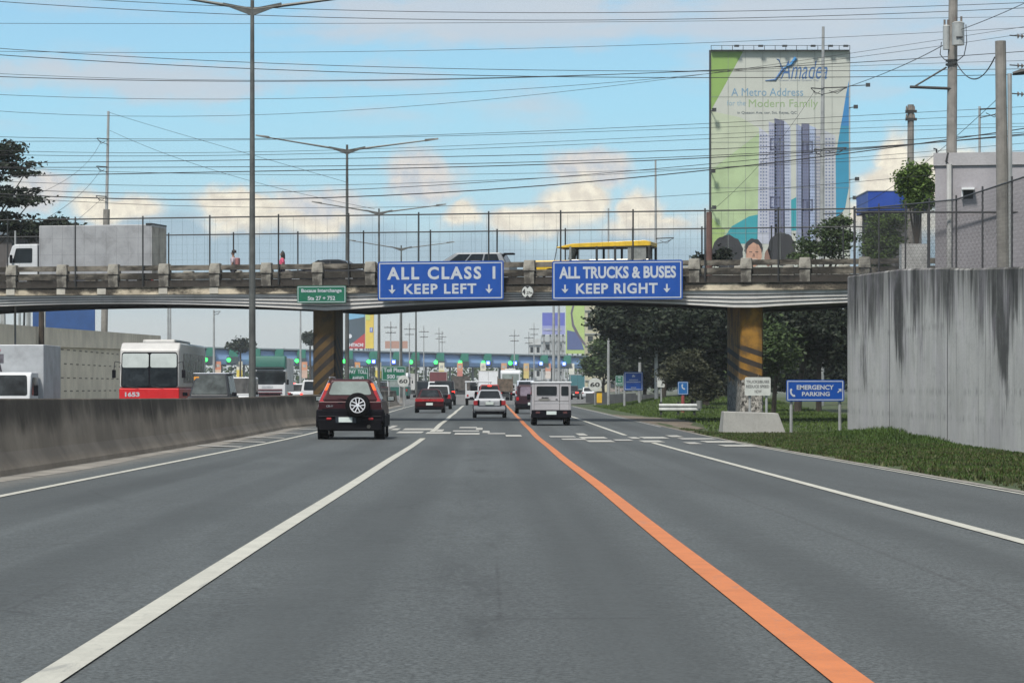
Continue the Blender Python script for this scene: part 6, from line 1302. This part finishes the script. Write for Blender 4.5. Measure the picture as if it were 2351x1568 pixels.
board('purple billboard on a pale steel lattice above the toll canopy', 1245, 1297, 718, 768, 690, pf('purple', (.10, .12, .42)), [('print_band', [(1245, 748), (1245, 768), (1297, 768), (1297, 748)], pf('lilac', (.26, .28, .50)))], lattice=True, texts=[('metro pacific', 1248, 1290, 752, 761, pf('pale', (.4, .42, .5)))])
board('lime green billboard with a dark curve beyond the toll canopy', 1299, 1342, 640, 812, 700, pf('limebb', (.36, .48, .16)), [('print_curve', [(1322, 690), (1314, 720), (1318, 745), (1330, 768), (1345, 790), (1341, 793), (1326, 774), (1313, 748), (1310, 718), (1317, 690)][::-1], pf('plumline', (.10, .08, .12))), ('print_navy', [(1302, 758), (1302, 803), (1341, 803), (1335, 785), (1320, 762)], pf('navy2', (.07, .10, .24)))], texts=())
for (a, c_, py, Y, lb, col) in ((1343, 1395, 700, 760, 'pale yellow scaffolded building right of the lime billboard', (.40, .38, .26)), (1243, 1298, 770, 740, 'grey-white scaffold block under the purple billboard', (.34, .37, .38)), (1214, 1243, 778, 760, 'low pale scaffold block left of the purple billboard', (.42, .44, .44)), (1396, 1440, 715, 800, 'brownish apartment block half hidden by the trees', (.26, .22, .20))):
    x0_ = X(a, Y); w_ = X(c_, Y)-x0_; h_ = Z(py, Y); r_ = empty('building', (x0_, Y, 0), 0, lb, 'building'); MB().box(0, w_, 0, 8, 0, h_).build('wall', pf('wall_%d' % a, col, .12), r_)
    nf = int(h_/3.2)
    for k in range(1, nf+1): MB().box(-.1, w_+.1, -.3, 0, k*h_/(nf+.5)-.12, k*h_/(nf+.5)+.1).build('floor_edge', M_polesteel, r_)
    nc = max(2, int(w_/3)); n_ = 0
    for k in range(nf):
        for j in range(nc):
            if n_ < 60: MB().box(w_*(j+.25)/nc, w_*(j+.7)/nc, -.05, .02, (k+.35)*h_/(nf+.5), (k+.8)*h_/(nf+.5)).build('window', M_glassmid, r_); n_ += 1
# ------------------------------------------------ toll plaza
TX0, TX1 = -78.0, X(1350, 662); tY = lambda x: 600+(x+60.6)/83.7*60; topz = lambda x: 9.6-(x+60.6)/83.7*1.2; botz = lambda x: 6.05-(x+60.6)/83.7*.45
toll = empty('toll_plaza', (0, 0, 0), 0, 'long blue toll plaza canopy with green lane boxes spanning the road', 'toll plaza')
M_tb = mat('toll_blue', lin(122, 154, 196), .55, .0, .06, .3); M_tg = mat('toll_green', lin(34, 108, 92), .5, 0, .12, 1); M_td = mat('toll_dark', (.03, .05, .06), .6)
mb = MB(); n = 30; vs = []
arc = [(.0, 0.0), (-.85, .06), (-1.05, .35), (-.95, .66), (-.55, .92), (0, 1.0)]
for i in range(n+1):
    x = TX0+(TX1-TX0)*i/n
    for (dy, k) in arc: vs.append((x, tY(x)+dy*1.4, botz(x)+(topz(x)-botz(x))*k))
    vs.append((x, tY(x)+16, topz(x)-.1)); vs.append((x, tY(x)+16, botz(x)+.6)); vs.append((x, tY(x)+.5, botz(x)+.3))
k9 = 9; mb.add(vs, [(i*k9+j, (i+1)*k9+j, (i+1)*k9+(j+1) % k9, i*k9+(j+1) % k9) for i in range(n) for j in range(k9)]+[tuple(range(k9)), tuple(range(n*k9, n*k9+k9))[::-1]]); mb.build('canopy', M_tb, toll, smooth=False)
MB().hexa([(TX0, tY(TX0)-1.9, topz(TX0)+.02), (TX1, tY(TX1)-1.9, topz(TX1)+.02), (TX1, tY(TX1)+1, topz(TX1)+.02), (TX0, tY(TX0)+1, topz(TX0)+.02), (TX0, tY(TX0)-1.9, topz(TX0)+.28), (TX1, tY(TX1)-1.9, topz(TX1)+.28), (TX1, tY(TX1)+1, topz(TX1)+.28), (TX0, tY(TX0)+1, topz(TX0)+.28)]).build('roof_edge', mat('toll_grey', (.20, .25, .28), .6), toll)
M_lg = mat('signal_green', (.03, 1.0, .10), .5, emit=2.6); M_lb = mat('signal_blue', (.05, .12, 1.0), .5, emit=2.2); M_lw = mat('signal_white', (.6, .7, 1.0), .5, emit=1.5)
lanes = [(370, 'g'), (425, 'g'), (474, 'g'), (527, 'g'), (579, 'g'), (632, 'g'), (683, 'g'), (738, 'g'), (792, 'g'), (848, 'gb'), (903, 'b'), (945, 'g'), (1002, 'g'), (1058, 'g'), (1111, 'gb'), (1173, 'gb'), (1241, 'b'), (1294, 'b'), (1346, 'g')]
def lane_x(px): x = 0; 
def sx_(px):
    x = X(px, 620)
    for _ in range(6): x = X(px, tY(x)-1.6)
    return x
for (px, c_) in lanes:
    x = sx_(px); y = tY(x)-1.55; zt_, zb2 = topz(x), botz(x)
    MB().box(x-.1, x+1.75, y-.15, y+1.2, zt_-1.7, zt_+.1).build('lane_box', M_tg, toll, .03); MB().box(x-.55, x+1.85, y-.3, y+1.2, zb2+.25, zt_-1.72).build('signal_housing', M_td, toll, .03)
    if 'g' in c_:
        MB().cyl((x-.12, y-.36, zb2+1.1), (x-.12, y-.30, zb2+1.1), .42, n=12).build('signal_light', M_lg, toll)
    if 'b' in c_: q_ = x+(.95 if 'g' in c_ else .1); MB().box(q_-.40, q_+.40, y-.34, y-.3, zb2+.7, zb2+1.5).build('signal_light', M_lb, toll); MB().box(q_-.26, q_+.26, y-.37, y-.345, zb2+.84, zb2+1.36).build('signal_light', M_lw, toll)
bans = [(502, (.52, .20, .12), (.55, .42, .32)), (551, (.60, .58, .46), (.62, .50, .08)), (657, (.58, .58, .52), (.5, .5, .45)), (700, (.52, .24, .14), (.5, .35, .28)), (821, (.56, .26, .10), (.5, .36, .3)), (869, (.58, .56, .42), (.62, .50, .10)), (1014, (.58, .56, .44), (.62, .48, .08)), (1066-10, (.52, .24, .14), (.46, .16, .13)), (1109, (.58, .57, .46), (.62, .48, .08)), (1157, (.50, .27, .15), (.45, .30, .22)), (1208, (.50, .34, .16), (.52, .42, .15)), (1258, (.52, .22, .14), (.55, .50, .46)), (1312, (.60, .60, .52), (.55, .56, .5))]
cols = ['pinkish orange', 'white and yellow', 'plain white', 'faded orange', 'bright orange', 'yellow and white', 'white and yellow', 'orange over red', 'white over yellow', 'faded orange', 'orange and yellow', 'red and white', 'plain white']
where = ['left of the lamp post', 'just left of the nearest lamp post', 'beside the green lorry', 'left of the brown pier', 'above the PAY TOLL AHEAD sign', 'left of the Toll Plaza sign', 'above the maroon lorry', 'above the left lane queue', 'above the white jeep', 'above the white box truck', 'right of the white bus', 'above the white delivery van', 'at the right end of the canopy']
for i, (px, c1, c2) in enumerate(bans):
    x = sx_(px); y = tY(x)-3; r_ = empty('banner', (x, y, 0), 0, f'{cols[i]} upright banner on a toll island {where[i]}', 'banner', 'upright banners on the toll islands')
    MB().box(-.62, .62, 0, .06, 5.0, 6.8).build('panel', pf('ban_a%d' % i, c1, .2), r_); MB().box(-.62, .62, 0, .06, 3.3, 4.995).build('panel', pf('ban_b%d' % i, c2, .2), r_)
    MB().box(-.35, .35, -.02, -.005, 5.6, 6.2).build('print_mark', pf('ban_m', (.3, .3, .28), .3), r_); MB().cyl((0, .1, 0), (0, .1, 6.6), .09, n=8).build('post', M_white, r_)
bx0 = None
for i, (px, c_) in enumerate(lanes[2:]):
    x = sx_(px-26); y = tY(x)+3; wh = f'{ordn[i]} toll booth from the left under the canopy' if i else 'leftmost toll booth under the canopy'
    if bx0 is None:
        r_ = bx0 = empty('toll_booth', (x, y, 0)); MB().box(-.9, .9, -5, 6, 0, .25).build('island', M_conc_gutter, r_); MB().box(-.75, .75, -1.4, 1.4, .25, 1.35).build('cabin', M_white, r_, .03); MB().box(-.72, .72, -1.38, 1.38, 1.35, 2.35).build('window', M_glass, r_); MB().box(-.95, .95, -1.6, 1.6, 2.35, 2.6).build('roof', M_white, r_, .03)
        MB().cyl((0, 3.0, 0), (0, 3.0, 6.3), .25, n=10).build('column', M_polesteel, r_); MB().hexa([(-.5, -4.9, .25), (.5, -4.9, .25), (.5, -4.2, .25), (-.5, -4.2, .25), (-.35, -4.8, 1.3), (.35, -4.8, 1.3), (.35, -4.3, 1.3), (-.35, -4.3, 1.3)]).build('crash_cushion', mat('crash_yellow', (.5, .36, .04), .6), r_)
        tag(r_, wh, 'toll booth', 'toll booths under the canopy')
    else: c = copy_tree(bx0); c.location = (x, y, 0); tag(c, wh)
# low dark wall along the right shoulder
b = empty('roadside_wall', (0, 0, 0), 0, 'low dark wall running along the right shoulder towards the toll plaza', 'wall'); mb = MB()
pts = [(X(1345, 260), 260), (X(1400, 232), 232), (X(1460, 212), 212), (X(1520, 200), 200), (X(1600, 192), 192)]
for (a, c_) in zip(pts[:-1], pts[1:]): mb.hexa([(a[0], a[1], -.2), (c_[0], c_[1], -.2), (c_[0], c_[1]+.3, -.2), (a[0], a[1]+.3, -.2), (a[0], a[1], .85), (c_[0], c_[1], 1.0), (c_[0], c_[1]+.3, 1.0), (a[0], a[1]+.3, .85)])
mb.build('wall', mat('dark_wall', (.055, .055, .055), .9, 0, .3, 1), b)
# chain-link fence on the tall right wall
mm = mat('fence_wire_grey', (.05, .05, .053), .6, .3, .2)
fr = empty('wall_fence', (10.95, 84.3, 0), R(-90), 'dark wire mesh fence standing on top of the tall grey wall', 'fence'); pr = None
seg = [(84.2, 4.78), (79, 4.62), (74, 4.53), (70, 4.4), (66, 4.28), (62.5, 4.15), (59, 4.05), (55.5, 3.9), (52, 3.8), (48, 3.7)]
fz = lambda Y: float(np.interp(Y, [48, 66, 84.2], [5.65, 5.85, 6.75]))-.0
for (Y, z0) in seg:
    s_ = 84.3-Y
    MB().cyl((s_, 0, z0-.1), (s_, 0, fz(Y)+.1), .022, n=8).build('post', mm, fr)
w = MB(); Y = 84.2
while Y > 48:
    z0 = float(wtop(Y))-.02; s_ = 84.3-Y; h_ = fz(Y)-z0; s2 = s_+h_*.8
    w.tube([(s_, 0, z0), (s2, 0, fz(84.3-s2))], .0024, 3); w.tube([(s2, 0, float(wtop(84.3-s2))-.02), (s_, 0, fz(Y))], .0024, 3); Y -= .13
w.build('wire_mesh', mm, fr); fr.children[-1]['kind'] = 'stuff'
MB().tube([(84.3-Y, 0, fz(Y)) for Y, _ in seg], .02, 5).build('rail', mm, fr)
fence('wall_fence', (11.0, 84.6, 0), 0, [0, 2.2, 4.4, 6.6], 1.95, 4.75, (0, 7), 'dark wire mesh fence turning right at the far end of the grey wall', step=.12, wire=.0025, diag=1, m=mm, hstep=5)
# ------------------------------------------------ air
hz = bpy.data.materials.new('haze_air'); hz.use_nodes = True; t = NT(hz.node_tree); t.n.clear(); out = t.new('ShaderNodeOutputMaterial'); pv = t.new('ShaderNodeVolumePrincipled'); t.l.new(pv.outputs[0], out.inputs['Volume'])
pv.inputs['Color'].default_value = (.86, .92, .95, 1); pv.inputs['Density'].default_value = .00022; pv.inputs['Anisotropy'].default_value = .2
tag(MB().box(-700, 600, -80, 2500, -4, 46).build('haze', hz), kind='stuff')
